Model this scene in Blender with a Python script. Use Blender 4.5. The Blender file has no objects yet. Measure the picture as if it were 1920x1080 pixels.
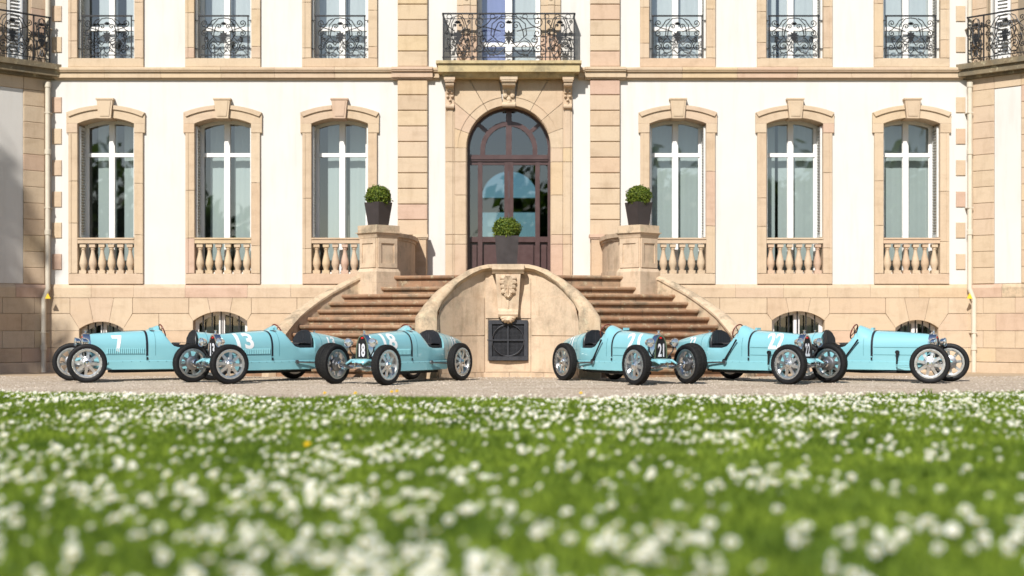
import bpy, bmesh, math, random
import numpy as np
from mathutils import Matrix, Vector
random.seed(7); rng = np.random.default_rng(11)
PI = math.pi; S = bpy.context.scene; COL = S.collection
def R(a): return math.radians(a)

# ------------------------------------------------------------------ camera
CAM_H = 0.818
cd = bpy.data.cameras.new('camera'); cam = bpy.data.objects.new('camera', cd); COL.objects.link(cam)
cam.location = (0, 0, CAM_H); cam.rotation_euler = (R(90), 0, 0)
cd.sensor_width = 36; cd.lens = 50.06; cd.shift_y = 64.6 / 1920
cd.clip_start = 0.05; cd.clip_end = 2000
cd.dof.use_dof = True; cd.dof.focus_distance = 21.3; cd.dof.aperture_fstop = 0.88
S.camera = cam

# ------------------------------------------------------------------ light
KX, KY = 0.36, 1.10                       # shadow of a height of 1 m falls KX right and KY away
SUN = Vector((-KX, -KY, 1.0)).normalized()
EL = math.asin(SUN.z); AZ = math.atan2(SUN.x, SUN.y)
w = bpy.data.worlds.new('World'); S.world = w; w.use_nodes = True
nt = w.node_tree; bg = nt.nodes['Background']
sk = nt.nodes.new('ShaderNodeTexSky'); sk.sky_type = 'NISHITA'; sk.sun_disc = False
sk.sun_elevation = EL; sk.sun_rotation = AZ; sk.air_density = 1.0; sk.dust_density = 0.6
nt.links.new(sk.outputs[0], bg.inputs[0]); bg.inputs[1].default_value = 0.085
sd = bpy.data.lights.new('sun', 'SUN'); sd.energy = 4.85; sd.angle = R(0.5); sd.color = (1.0, 0.96, 0.895)
so = bpy.data.objects.new('sun', sd); COL.objects.link(so)
so.rotation_euler = SUN.to_track_quat('Z', 'Y').to_euler(); so.location = (-12, -30, 30)
S.view_settings.view_transform = 'Standard'; S.view_settings.look = 'None'
S.view_settings.exposure = 0.32; S.view_settings.gamma = 1.0; S.view_settings.use_curve_mapping = False
S.render.engine = 'CYCLES'
S.cycles.use_denoising = True; S.cycles.max_bounces = 8; S.cycles.transparent_max_bounces = 12
S.cycles.caustics_reflective = False; S.cycles.caustics_refractive = False

# ------------------------------------------------------------------ materials
def _n(nt, t, **k):
    n = nt.nodes.new(t)
    for a, b in k.items(): setattr(n, a, b)
    return n
def new_mat(name):
    m = bpy.data.materials.new(name); m.use_nodes = True
    nt = m.node_tree; p = nt.nodes['Principled BSDF']
    return m, nt, p
def noise(nt, scale, detail=4, rough=.6, coord='Object', vec=None, mapping=None):
    n = _n(nt, 'ShaderNodeTexNoise'); n.inputs['Scale'].default_value = scale
    n.inputs['Detail'].default_value = detail; n.inputs['Roughness'].default_value = rough
    if vec is None:
        c = _n(nt, 'ShaderNodeTexCoord'); vec = c.outputs[coord]
    if mapping:
        mp = _n(nt, 'ShaderNodeMapping'); mp.inputs['Scale'].default_value = mapping
        nt.links.new(vec, mp.inputs[0]); vec = mp.outputs[0]
    nt.links.new(vec, n.inputs['Vector']); return n
def ramp(nt, fac, stops):
    r = _n(nt, 'ShaderNodeValToRGB'); e = r.color_ramp.elements
    while len(e) < len(stops): e.new(.5)
    for i, (p, c) in enumerate(stops):
        e[i].position = p; e[i].color = (*c, 1) if len(c) == 3 else c
    nt.links.new(fac, r.inputs[0]); return r
def mix(nt, a, b, fac, mode='MIX'):
    m = _n(nt, 'ShaderNodeMix', data_type='RGBA', blend_type=mode)
    if isinstance(fac, (int, float)): m.inputs[0].default_value = fac
    else: nt.links.new(fac, m.inputs[0])
    for i, x in ((6, a), (7, b)):
        if isinstance(x, tuple): m.inputs[i].default_value = (*x, 1)
        else: nt.links.new(x, m.inputs[i])
    return m.outputs[2]
def bump(nt, p, h, strength, dist=.01):
    b = _n(nt, 'ShaderNodeBump'); b.inputs['Strength'].default_value = strength; b.inputs['Distance'].default_value = dist
    nt.links.new(h, b.inputs['Height']); nt.links.new(b.outputs[0], p.inputs['Normal'])
def simple(name, col, rough=.5, metal=0, coat=0, spec=None, var=0, vs=8):
    m, nt, p = new_mat(name)
    p.inputs['Base Color'].default_value = (*col, 1); p.inputs['Roughness'].default_value = rough
    p.inputs['Metallic'].default_value = metal; p.inputs['Coat Weight'].default_value = coat
    p.inputs['Coat Roughness'].default_value = .04
    if spec is not None: p.inputs['Specular IOR Level'].default_value = spec
    if var:
        n = noise(nt, vs); r = ramp(nt, n.outputs[0], [(.3, tuple(c * (1 - var) for c in col)), (.7, tuple(min(1, c * (1 + var)) for c in col))])
        nt.links.new(r.outputs[0], p.inputs['Base Color'])
        rr = ramp(nt, n.outputs[0], [(.3, (rough * .8,) * 3), (.7, (min(1, rough * 1.2),) * 3)])
        nt.links.new(rr.outputs[0], p.inputs['Roughness'])
    return m
def stone_mat(name, cols, rough=.85, weather=0, streak=.12, bs=.25):
    m, nt, p = new_mat(name)
    oi = _n(nt, 'ShaderNodeObjectInfo')
    st = [(i / max(1, len(cols) - 1), c) for i, c in enumerate(cols)]
    r = ramp(nt, oi.outputs['Random'], st)
    geo = _n(nt, 'ShaderNodeNewGeometry')
    n1 = noise(nt, 2.3, 5, .62, vec=geo.outputs['Position'], mapping=(1, 1, 2.5))
    n2 = noise(nt, 55, 3, .7, vec=geo.outputs['Position'])
    n3 = noise(nt, 7, 4, .7, vec=geo.outputs['Position'], mapping=(1, 1, .25))
    c = mix(nt, r.outputs[0], ramp(nt, n1.outputs[0], [(.28, (.74, .70, .66)), (.5, (1, 1, 1)), (.72, (1.0, .98, .94))]).outputs[0], .5, 'MULTIPLY')
    c = mix(nt, c, ramp(nt, n2.outputs[0], [(.3, (.84, .82, .80)), (.6, (1, 1, 1))]).outputs[0], .5, 'MULTIPLY')
    c = mix(nt, c, ramp(nt, n3.outputs[0], [(.25, (.66, .60, .54)), (.5, (1, 1, 1))]).outputs[0], streak * 3, 'MULTIPLY')
    if weather:
        n4 = noise(nt, 3.2, 7, .72, vec=geo.outputs['Position'])
        f = ramp(nt, n4.outputs[0], [(.48, (0, 0, 0)), (.66, (weather,) * 3)])
        c = mix(nt, c, (.13, .115, .085), f.outputs[0])
        n5 = noise(nt, 9, 6, .7, vec=geo.outputs['Position'])
        f = ramp(nt, n5.outputs[0], [(.56, (0, 0, 0)), (.66, (weather * .8,) * 3)])
        c = mix(nt, c, (.50, .45, .30), f.outputs[0])
    nt.links.new(c, p.inputs['Base Color']); p.inputs['Roughness'].default_value = rough
    p.inputs['Specular IOR Level'].default_value = .25
    bump(nt, p, n2.outputs[0], bs, .006)
    return m
M = {}
TAN = [(.545, .425, .298), (.565, .445, .315), (.53, .395, .275), (.58, .465, .338), (.545, .425, .298), (.53, .37, .288), (.57, .44, .280), (.56, .44, .322), (.545, .415, .302), (.55, .43, .302), (.575, .455, .328), (.505, .385, .27)]
M['stone'] = stone_mat('sandstone', TAN)
M['stone_dark'] = stone_mat('blackened sandstone', [(.20, .165, .11), (.24, .19, .12)], weather=.8, streak=.3, bs=.5)
M['stone_old'] = stone_mat('weathered sandstone', [(.56, .43, .30), (.60, .47, .33), (.53, .40, .27)], weather=.75, streak=.2, bs=.5)
M['stone_wall'] = stone_mat('stained pale sandstone', [(.64, .50, .36), (.60, .46, .33)], weather=.35, streak=.25, bs=.4)
M['stone_moss'] = stone_mat('mossy sandstone', [(.52, .42, .24), (.50, .40, .22)], weather=.6, streak=.25)
M['step'] = stone_mat('red sandstone', [(.325, .192, .116), (.37, .235, .145), (.285, .162, .098), (.41, .275, .175), (.33, .20, .122)], weather=.75, streak=.3, bs=.45)
M['mortar'] = simple('lime mortar', (.46, .36, .25), .95)
def plaster():
    m, nt, p = new_mat('white render'); geo = _n(nt, 'ShaderNodeNewGeometry')
    n = noise(nt, .9, 5, .6, vec=geo.outputs['Position']); n2 = noise(nt, 90, 3, .7, vec=geo.outputs['Position'])
    n3 = noise(nt, 5, 4, .65, vec=geo.outputs['Position'], mapping=(1, 1, .12))
    c = ramp(nt, n.outputs[0], [(.3, (.612, .587, .553)), (.7, (.650, .630, .598))]).outputs[0]
    c = mix(nt, c, ramp(nt, n3.outputs[0], [(.26, (.87, .85, .81)), (.5, (1, 1, 1))]).outputs[0], .6, 'MULTIPLY')
    nt.links.new(c, p.inputs['Base Color']); p.inputs['Roughness'].default_value = .9; p.inputs['Specular IOR Level'].default_value = .2
    bump(nt, p, n2.outputs[0], .2, .004); return m
M['plaster'] = plaster()
M['white'] = simple('white paint', (.80, .79, .77), .45, var=.03)
M['greywhite'] = simple('grey white paint', (.62, .62, .60), .5, var=.05)
M['iron'] = simple('wrought iron', (.022, .022, .024), .45, .3)
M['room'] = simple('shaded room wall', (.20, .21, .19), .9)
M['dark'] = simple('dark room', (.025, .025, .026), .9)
M['floor'] = simple('room floor', (.09, .07, .05), .6)
M['curtain'] = simple('grey curtain', (.47, .53, .53), .9, var=.03, vs=3)
M['curtain_up'] = simple('pale curtain', (.63, .66, .69), .9, var=.03, vs=3)
M['blind'] = simple('violet blind', (.27, .30, .58), .9, var=.05, vs=3)
M['door'] = simple('purple brown door paint', (.072, .038, .036), .38, coat=.2, var=.1)
M['planter'] = simple('anthracite planter', (.040, .032, .032), .5, var=.15)
M['soil'] = simple('potting soil', (.03, .022, .015), 1)
M['pipe'] = simple('cream painted zinc', (.58, .52, .42), .5, var=.06)
M['yellow'] = simple('yellow enamel', (.75, .52, .03), .5)
M['slate'] = simple('slate', (.06, .065, .075), .6, var=.2)
M['grille_steel'] = simple('grey steel', (.045, .047, .055), .5, .4, var=.15)
M['mesh_dark'] = simple('vent mesh', (.012, .011, .010), .7)
M['bark'] = simple('bark', (.10, .075, .05), .9, var=.3, vs=20)
def glass(name='window glass', tint=(.86, .90, .89)):
    m = bpy.data.materials.new(name); m.use_nodes = True; nt = m.node_tree; nt.nodes.clear()
    o = _n(nt, 'ShaderNodeOutputMaterial'); t = _n(nt, 'ShaderNodeBsdfTransparent'); g = _n(nt, 'ShaderNodeBsdfGlossy')
    t.inputs[0].default_value = (*tint, 1); g.inputs['Roughness'].default_value = .008
    geo = _n(nt, 'ShaderNodeNewGeometry'); n = noise(nt, .8, 2, .5, vec=geo.outputs['Position'])
    b = _n(nt, 'ShaderNodeBump'); b.inputs['Strength'].default_value = .12; b.inputs['Distance'].default_value = .02
    nt.links.new(n.outputs[0], b.inputs['Height']); nt.links.new(b.outputs[0], g.inputs['Normal'])
    lw = _n(nt, 'ShaderNodeLayerWeight'); pw = _n(nt, 'ShaderNodeMath', operation='POWER'); nt.links.new(lw.outputs['Facing'], pw.inputs[0]); pw.inputs[1].default_value = 5
    f = _n(nt, 'ShaderNodeMath', operation='MULTIPLY_ADD'); nt.links.new(pw.outputs[0], f.inputs[0]); f.inputs[1].default_value = .9; f.inputs[2].default_value = .20
    x = _n(nt, 'ShaderNodeMixShader'); nt.links.new(f.outputs[0], x.inputs[0]); nt.links.new(t.outputs[0], x.inputs[1]); nt.links.new(g.outputs[0], x.inputs[2])
    nt.links.new(x.outputs[0], o.inputs[0]); return m
M['glass'] = glass(); M['glass_sky_tone'] = glass('glass toned as blue sky', (.30, .48, .58))  # rear pane: the sky's blue and a dimming are put into the glass tint
def leafy(name, c1, c2, trans=.35, rough=.5, patch=None):
    m = bpy.data.materials.new(name); m.use_nodes = True; nt = m.node_tree; p = nt.nodes['Principled BSDF']; o = nt.nodes['Material Output']
    geo = _n(nt, 'ShaderNodeNewGeometry'); r = ramp(nt, geo.outputs['Random Per Island'], [(0, c1), (1, c2)])
    c = r.outputs[0]
    if patch:
        n = noise(nt, patch, 4, .6, vec=geo.outputs['Position'])
        c = mix(nt, c, ramp(nt, n.outputs[0], [(.33, (.50, .58, .5)), (.66, (1.2, 1.12, 1.0))]).outputs[0], 1.0, 'MULTIPLY')
    nt.links.new(c, p.inputs['Base Color']); p.inputs['Roughness'].default_value = rough; p.inputs['Specular IOR Level'].default_value = .25
    t = _n(nt, 'ShaderNodeBsdfTranslucent'); tc = mix(nt, c, (1.25, 1.35, .7), 1.0, 'MULTIPLY'); nt.links.new(tc, t.inputs[0])
    x = _n(nt, 'ShaderNodeMixShader'); x.inputs[0].default_value = trans
    nt.links.new(p.outputs[0], x.inputs[1]); nt.links.new(t.outputs[0], x.inputs[2]); nt.links.new(x.outputs[0], o.inputs[0]); return m
M['grass'] = leafy('grass blades', (.065, .13, .012), (.37, .49, .07), .42, .7, patch=1.6)
M['box'] = leafy('boxwood leaf', (.04, .085, .012), (.20, .24, .03), .25, .5)
M['leaf'] = leafy('tree leaf', (.035, .07, .016), (.085, .14, .032), .5, .55)
M['petal'] = leafy('daisy petal', (.86, .86, .84), (.90, .90, .89), .25, .6)
M['eye'] = simple('daisy eye', (.75, .50, .04), .8)
M['stem'] = simple('flower stem', (.10, .18, .04), .6)
M['dandelion'] = leafy('dandelion petal', (.80, .52, .01), (.85, .60, .02), .2, .6)
def paint():
    m, nt, p = new_mat('light blue car paint')
    oi = _n(nt, 'ShaderNodeTexCoord'); n = noise(nt, 3, 3, .5)
    r = ramp(nt, n.outputs[0], [(.3, (.215, .475, .53)), (.7, (.235, .505, .56))]); nt.links.new(r.outputs[0], p.inputs['Base Color'])
    p.inputs['Roughness'].default_value = .28; p.inputs['Coat Weight'].default_value = 1.0; p.inputs['Coat Roughness'].default_value = .05; return m
M['paint'] = paint()
M['seam'] = simple('body seam', (.07, .19, .22), .5)
M['chrome'] = simple('chrome', (.82, .83, .85), .07, 1)
M['alu'] = simple('cast aluminium', (.70, .70, .70), .33, 1, var=.06, vs=30)
M['drum'] = simple('brake drum', (.33, .33, .34), .4, 1)
def tyre():
    m, nt, p = new_mat('tyre rubber'); p.inputs['Roughness'].default_value = .8; p.inputs['Specular IOR Level'].default_value = .2
    tc = _n(nt, 'ShaderNodeTexCoord'); v = _n(nt, 'ShaderNodeTexVoronoi'); v.inputs['Scale'].default_value = 75
    nt.links.new(tc.outputs['Object'], v.inputs['Vector'])
    c = ramp(nt, v.outputs['Distance'], [(.2, (.007, .007, .008)), (.7, (.020, .020, .019))]); nt.links.new(c.outputs[0], p.inputs['Base Color'])
    bump(nt, p, v.outputs['Distance'], .4, .004); return m
M['tread'] = tyre(); M['rubber'] = simple('tyre sidewall', (.009, .009, .010), .6, spec=.25, var=.3, vs=20)
M['leather'] = simple('black leather', (.016, .016, .019), .42, var=.2, vs=25)
M['strap'] = simple('dark strap leather', (.012, .014, .022), .45)
M['wood'] = simple('red brown wood rim', (.15, .028, .016), .3, coat=.4)
M['num'] = simple('white race number paint', (.80, .80, .80), .45)
M['silver'] = simple('silver number plate paint', (.62, .62, .66), .35)
M['red'] = simple('red enamel badge', (.50, .02, .015), .25)
M['black'] = simple('black metal', (.010, .010, .011), .6, 0, spec=.3)
M['lens'] = simple('headlamp lens', (.72, .74, .74), .06, .85)
def gravel():
    m, nt, p = new_mat('gravel'); geo = _n(nt, 'ShaderNodeNewGeometry'); P = geo.outputs['Position']
    v = _n(nt, 'ShaderNodeTexVoronoi'); v.inputs['Scale'].default_value = 60; nt.links.new(P, v.inputs['Vector'])
    c = ramp(nt, v.outputs['Color'], [(.1, (.32, .255, .19)), (.5, (.50, .415, .325)), (.9, (.66, .57, .46))]).outputs[0]
    n = noise(nt, .7, 6, .65, vec=P); c = mix(nt, c, ramp(nt, n.outputs[0], [(.3, (.78, .74, .68)), (.65, (1, 1, 1))]).outputs[0], .8, 'MULTIPLY')
    n3 = noise(nt, 1.4, 4, .6, vec=P, mapping=(.10, 1.6, 1)); c = mix(nt, c, ramp(nt, n3.outputs[0], [(.34, (.76, .73, .70)), (.5, (1, 1, 1))]).outputs[0], .8, 'MULTIPLY')
    sx = _n(nt, 'ShaderNodeSeparateXYZ'); nt.links.new(P, sx.inputs[0])
    mr = _n(nt, 'ShaderNodeMapRange'); mr.inputs[1].default_value = 19.8; mr.inputs[2].default_value = 22.5; nt.links.new(sx.outputs[1], mr.inputs[0])
    n2 = noise(nt, 2.5, 5, .6, vec=P); mu = _n(nt, 'ShaderNodeMath', operation='MULTIPLY'); nt.links.new(mr.outputs[0], mu.inputs[0]); nt.links.new(n2.outputs[0], mu.inputs[1])
    c = mix(nt, c, (.40, .28, .16), mu.outputs[0]); nt.links.new(c, p.inputs['Base Color']); p.inputs['Roughness'].default_value = .9
    p.inputs['Specular IOR Level'].default_value = .2
    bump(nt, p, v.outputs['Distance'], .6, .012); return m
M['gravel'] = gravel()
M['pebble'] = leafy('pebble', (.30, .235, .18), (.70, .61, .52), 0, .9)
M['lawn'] = simple('lawn soil and thatch', (.05, .08, .015), .95, var=.4, vs=6)

# ------------------------------------------------------------------ mesh builder
class MB:
    def __init__(s): s.v = []; s.f = []; s.mi = []; s.cur = 0
    def add(s, vs, fs):
        o = len(s.v); s.v += [tuple(v) for v in vs]
        for f in fs: s.f.append([i + o for i in f]); s.mi.append(s.cur)
        return s
    def poly(s, pts): return s.add(pts, [list(range(len(pts)))])
    def box(s, x0, x1, y0, y1, z0, z1):
        return s.add([(x0, y0, z0), (x1, y0, z0), (x1, y1, z0), (x0, y1, z0), (x0, y0, z1), (x1, y0, z1), (x1, y1, z1), (x0, y1, z1)],
                     [(0, 3, 2, 1), (4, 5, 6, 7), (0, 1, 5, 4), (1, 2, 6, 5), (2, 3, 7, 6), (3, 0, 4, 7)])
    def stone(s, x0, x1, z0, z1, yf, yb, c=.008):       # block whose front arrises are chamfered
        r = [(x0, z0), (x1, z0), (x1, z1), (x0, z1)]; q = [(x0 + c, z0 + c), (x1 - c, z0 + c), (x1 - c, z1 - c), (x0 + c, z1 - c)]
        vs = [(x, yb, z) for x, z in r] + [(x, yf + c, z) for x, z in r] + [(x, yf, z) for x, z in q]
        fs = [(8, 9, 10, 11), (3, 2, 1, 0)]
        for i in range(4):
            j = (i + 1) % 4; fs += [(i, j, 4 + j, 4 + i), (4 + i, 4 + j, 8 + j, 8 + i)]
        return s.add(vs, fs)
    def prism(s, poly, y0, y1):                          # XZ outline extruded in y
        n = len(poly); vs = [(x, y0, z) for x, z in poly] + [(x, y1, z) for x, z in poly]
        fs = [list(range(n)), list(range(2 * n - 1, n - 1, -1))] + [(i, n + i, n + (i + 1) % n, (i + 1) % n) for i in range(n)]
        return s.add(vs, fs)
    def prism_x(s, poly, x0, x1):                        # YZ outline extruded in x
        n = len(poly); vs = [(x0, y, z) for y, z in poly] + [(x1, y, z) for y, z in poly]
        fs = [list(range(n - 1, -1, -1)), list(range(n, 2 * n))] + [(i, (i + 1) % n, n + (i + 1) % n, n + i) for i in range(n)]
        return s.add(vs, fs)
    def prism_z(s, poly, z0, z1, top=None):
        n = len(poly); vs = [(x, y, z0) for x, y in poly] + [(x, y, z1) for x, y in (top or poly)]
        fs = [list(range(n - 1, -1, -1)), list(range(n, 2 * n))] + [(i, (i + 1) % n, n + (i + 1) % n, n + i) for i in range(n)]
        return s.add(vs, fs)
    def loft(s, rings, closed=True, caps=(True, True)):
        n = len(rings[0]); vs = [p for r in rings for p in r]; fs = []
        for k in range(len(rings) - 1):
            for i in range(n if closed else n - 1):
                j = (i + 1) % n; fs.append((k * n + i, k * n + j, (k + 1) * n + j, (k + 1) * n + i))
        if caps[0] and closed: fs.append(list(range(n - 1, -1, -1)))
        if caps[1] and closed: fs.append([(len(rings) - 1) * n + i for i in range(n)])
        return s.add(vs, fs)
    def lathe(s, prof, c=(0, 0, 0), axis='z', seg=16, caps=False):
        rings = []
        for r, h in prof:
            ring = []
            for i in range(seg):
                a = 2 * PI * i / seg; p = (r * math.cos(a), r * math.sin(a))
                q = (p[0], p[1], h) if axis == 'z' else ((p[0], h, p[1]) if axis == 'y' else (h, p[0], p[1]))
                ring.append((q[0] + c[0], q[1] + c[1], q[2] + c[2]))
            rings.append(ring)
        return s.loft(rings, True, (caps, caps))
    def tube(s, path, r, seg=6, caps=True):
        P = [Vector(p) for p in path]; rings = []; n = len(P); up = None
        for i in range(n):
            t = (P[min(i + 1, n - 1)] - P[max(i - 1, 0)])
            if t.length < 1e-9: t = Vector((0, 0, 1))
            t.normalize()
            if up is None: up = t.orthogonal().normalized()
            up = (up - t * up.dot(t))
            if up.length < 1e-6: up = t.orthogonal()
            up.normalize(); b = t.cross(up); rr = r[i] if isinstance(r, (list, tuple)) else r
            rings.append([tuple(P[i] + (up * math.cos(2 * PI * k / seg) + b * math.sin(2 * PI * k / seg)) * rr) for k in range(seg)])
        return s.loft(rings, True, (caps, caps))
    def mesh(s, name, mats, smooth=None, mat4=None, recalc=True):
        me = bpy.data.meshes.new(name); v = s.v
        if mat4 is not None: v = [tuple(mat4 @ Vector(p)) for p in v]
        me.from_pydata(v, [], s.f)
        for m in (mats if isinstance(mats, (list, tuple)) else [mats]): me.materials.append(m)
        me.polygons.foreach_set('material_index', s.mi)
        if recalc:
            b = bmesh.new(); b.from_mesh(me); bmesh.ops.recalc_face_normals(b, faces=b.faces); b.to_mesh(me); b.free()
        if smooth:
            me.polygons.foreach_set('use_smooth', [True] * len(me.polygons)); me.set_sharp_from_angle(angle=R(smooth))
        me.update(); return me
    def build(s, name, mats, parent=None, smooth=None, mat4=None, loc=None, recalc=True):
        return link(name, s.mesh(name, mats, smooth, mat4, recalc), parent, loc)
def link(name, me, parent=None, loc=None, rz=None):
    o = bpy.data.objects.new(name, me); COL.objects.link(o)
    if parent: o.parent = parent
    if loc: o.location = loc
    if rz is not None: o.rotation_euler = (0, 0, rz)
    return o
def tag(o, label=None, cat=None, group=None, kind=None):
    if label: o['label'] = label
    if cat: o['category'] = cat
    if group: o['group'] = group
    if kind: o['kind'] = kind
    return o
def thing(name, label, cat, loc=(0, 0, 0), rz=0, group=None):
    return tag(link(name, None, None, loc, rz), label, cat, group)
def jit(a): return random.uniform(-a, a)
def arc_z(x, half, zs, zc):                  # height at x of a segmental arch with springing zs at +-half and crown zc
    rise = zc - zs; r = (half * half + rise * rise) / (2 * rise)
    return zc - r + math.sqrt(max(0, r * r - x * x))

# ------------------------------------------------------------------ the ground
def yedge(x): return 14.45 + (.040 if x < 0 else .034) * min(abs(x), 7.0) ** 2
def gz(y): return 0 if y < 21 else (-.11 * (y - 21) / 5.2 if y < 26.2 else -.11)
ys = [-300, 0, 10, 14, 17, 21, 23, 26.2, 40, 120, 900]
g = MB()
for a, b in zip(ys, ys[1:]): g.poly([(-900, a, gz(a)), (900, a, gz(a)), (900, b, gz(b)), (-900, b, gz(b))])
tag(g.build('ground', M['gravel']), kind='structure', label='pale gravel court in front of the chateau')
l = MB(); xs = [-300, -60, -20] + [-12 + .5 * i for i in range(49)] + [20, 60, 300]
for a, b in zip(xs, xs[1:]):
    wob = lambda x: yedge(x) + .05 * math.sin(3.1 * x) + .04 * math.sin(7.3 * x)
    l.poly([(a, -300, .012), (b, -300, .012), (b, wob(b), .012), (a, wob(a), .012)])
    l.poly([(a, wob(a), .012), (b, wob(b), .012), (b, wob(b) + .03, .0), (a, wob(a) + .03, .0)])
tag(l.build('lawn', M['lawn']), kind='structure', label='lawn sheet under the flowering grass')

# ------------------------------------------------------------------ the chateau (local: x from the axis, y=0 the wall face, -y towards us)
AX, YF = -.06, 26.7
ch = thing('chateau', 'cream chateau facade with tan sandstone trim and tall arched windows', 'building', (AX, YF, 0))
def Z(py): return (686.4 - py) / 100
WX = [-7.545, -5.355, -3.165, 3.165, 5.355, 7.545]
ZS0, ZS1 = 5.364, 5.584          # string course
ZP = 1.534                       # top of plinth cap
XW = 8.60                        # half width of the straight facade
# plaster wall with openings
def wall_with_holes(mb, x0, x1, z0, z1, holes, y0=0, y1=.42):
    cut = sorted({x0, x1, *[h[0] for h in holes], *[h[1] for h in holes]})
    for a, b in zip(cut, cut[1:]):
        zz = sorted([(h[2], h[3]) for h in holes if h[0] <= a + 1e-6 and h[1] >= b - 1e-6]); z = z0
        for p, q in zz + [(z1, z1)]:
            if p > z + 1e-6: mb.box(a, b, y0, y1, z, p)
            z = max(z, q)
holes = [(x - .56, x + .56, 1.6, 4.69) for x in WX] + [(-.82, .82, 1.535, 4.90)]
m = MB(); wall_with_holes(m, -XW, XW, ZP, ZS0 + .1, holes); m.build('lower_wall', M['plaster'], ch)
holes = [(x - .56, x + .56, 5.70, 8.05) for x in WX] + [(-.62, .62, ZS0 + .2, 8.15)]
m = MB(); wall_with_holes(m, -XW, XW, ZS0 + .102, 9.2, holes); m.build('upper_wall', M['plaster'], ch)

def block(parent, x0, x1, z0, z1, yf, yb=.0, c=.006, mat='stone', name='stone_block', gap=.0028, mat4=None):
    return MB().stone(x0 + gap, x1 - gap, z0 + gap, z1 - gap, yf, yb, c).build(name, M[mat], parent, mat4=mat4)

# string course (frieze stones plus fillet and bed mould), breaking forward over the pilasters
def course_run(parent, x0, x1, out, n, mat4=None, mat='stone', tops=True):
    e = [x0 + (x1 - x0) * i / n + (jit(.06) if 0 < i < n else 0) for i in range(n + 1)]
    for a, b in zip(e, e[1:]):
        mb = MB(); a += .002; b -= .002; o = -out
        mb.prism_x([(0, ZS0), (o + .075, ZS0), (o + .075, ZS0 + .026), (o + .04, ZS0 + .032), (o + .04, ZS0 + .135), (o + .0, ZS0 + .140), (o, ZS0 + .155), (o - .018, ZS0 + .168), (o - .018, ZS1 - .015), (o, ZS1), (0, ZS1 + .012)], a, b)
        mb.build('stone_block', M[mat], parent, mat4=mat4)
sc = MB().box(-XW, XW, .002, .10, ZS0 + .02, ZS1 - .02).build('string_course', M['mortar'], ch)
course_run(sc, -XW, -2.19, .12, 6); course_run(sc, 2.19, XW, .12, 6)
for s in (-1, 1):
    a, b = sorted((s * 1.42, s * 2.188)); course_run(sc, a, b, .18, 1)
    a, b = sorted((s * 1.30, s * 1.418)); course_run(sc, a, b, .12, 1)
# rusticated pilasters
for s in (-1, 1):
    x0, x1 = sorted((s * 1.515, s * 2.085))
    pl = MB().box(x0 + .01, x1 - .01, -.045, -.002, ZP, ZS0).build('pilaster', M['stone'], ch)
    z = ZS0
    while z > ZP + .05:
        block(pl, x0, x1, max(ZP, z - .292), z, -.078, -.043, .012, gap=.006); z -= .292
    pu = MB().box(x0 + .01, x1 - .01, -.045, -.002, ZS1 + .014, 9.0).build('pilaster', M['stone'], ch)
    z = ZS1 + .014
    while z < 8.9:
        block(pu, x0, x1, z, z + .292, -.078, -.043, .012, gap=.006); z += .292
# quoins at both ends
for s in (-1, 1):
    for py in (182, 241, 300, 359, 417, 476, 11, 69, -48, -107):
        x0, x1 = sorted((s * 8.38, s * 8.56)); block(ch, x0, x1, Z(py + 29.5), Z(py), -.022, .0, .006, name='quoin')

# --- basement: plinth of coursed blocks with segmental windows
rows = [(.984, 1.284), (.664, .984), (.344, .664), (.084, .344)]
pl = MB()
bws = [(-7.63, .41, .834, .70), (-5.405, .505, 1.024, .85), (5.42, .49, 1.03, .86), (7.64, .40, .864, .72)]
wall_with_holes(pl, -XW, XW, -.4, 1.5, [(c - h, c + h, .25, zc) for c, h, zc, zs in bws], -.02, .4)
pl = pl.build('plinth', M['mortar'], ch)
e = [-XW]
while e[-1] < XW - .5: e.append(e[-1] + random.uniform(.75, 1.25))
e[-1] = XW
for a, b in zip(e, e[1:]):
    mb = MB().prism_x([(-.02, 1.284), (-.055, 1.284), (-.055, 1.46), (-.045, 1.49), (-.03, 1.51), (-.02, 1.5335), (.3, 1.5335), (.3, 1.284)], a + .002, b - .002); mb.build('stone_block', M['stone'], pl)
def plinth_row(z0, z1, spans, yf=-.045):
    for (x0, x1, sl0, sl1) in spans:       # sl: how far the top corner is drawn in on each side
        n = max(1, round((x1 - x0) / random.uniform(.72, 1.0))); ee = [x0 + (x1 - x0) * i / n + (jit(.09) if 0 < i < n else 0) for i in range(n + 1)]
        for k, (a, b) in enumerate(zip(ee, ee[1:])):
            ta = sl0 if k == 0 else 0; tb = sl1 if k == n - 1 else 0
            if ta or tb:
                zb0 = sl0 and zlow[0] or z0; pts = [(a + .004, z0 + .004), (b - .004, z0 + .004)]
                if tb: pts += [(b - .004, tb[1]), (b - tb[0] - .004, z1 - .004)]
                else: pts += [(b - .004, z1 - .004)]
                if ta: pts += [(a + ta[0] + .004, z1 - .004), (a + .004, ta[1])]
                else: pts += [(a + .004, z1 - .004)]
                MB().prism(pts, yf, -.018).build('stone_block', M['stone'], pl)
            else: block(pl, a, b, z0, z1, yf, -.018, .005)
zlow = [0]
VO = .585
for ri, (z0, z1) in enumerate(rows):
    spans = []; x = -XW; left = None
    for c, h, zc, zs in bws:
        if ri == 0: spans.append((x, c - VO, left, None)); x = c + VO; left = None
        elif ri == 1:
            d = VO - h; spans.append((x, c - h, left, (d, zs))); x = c + h; left = (d, zs)
        else: spans.append((x, c - h, None, None)); x = c + h; left = None
    spans.append((x, XW, left, None)); plinth_row(z0, z1, spans)
bs = MB().box(-XW, XW, -.06, -.018, -.4, .082).build('base_course', M['mortar'], ch)
x = -XW
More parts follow.
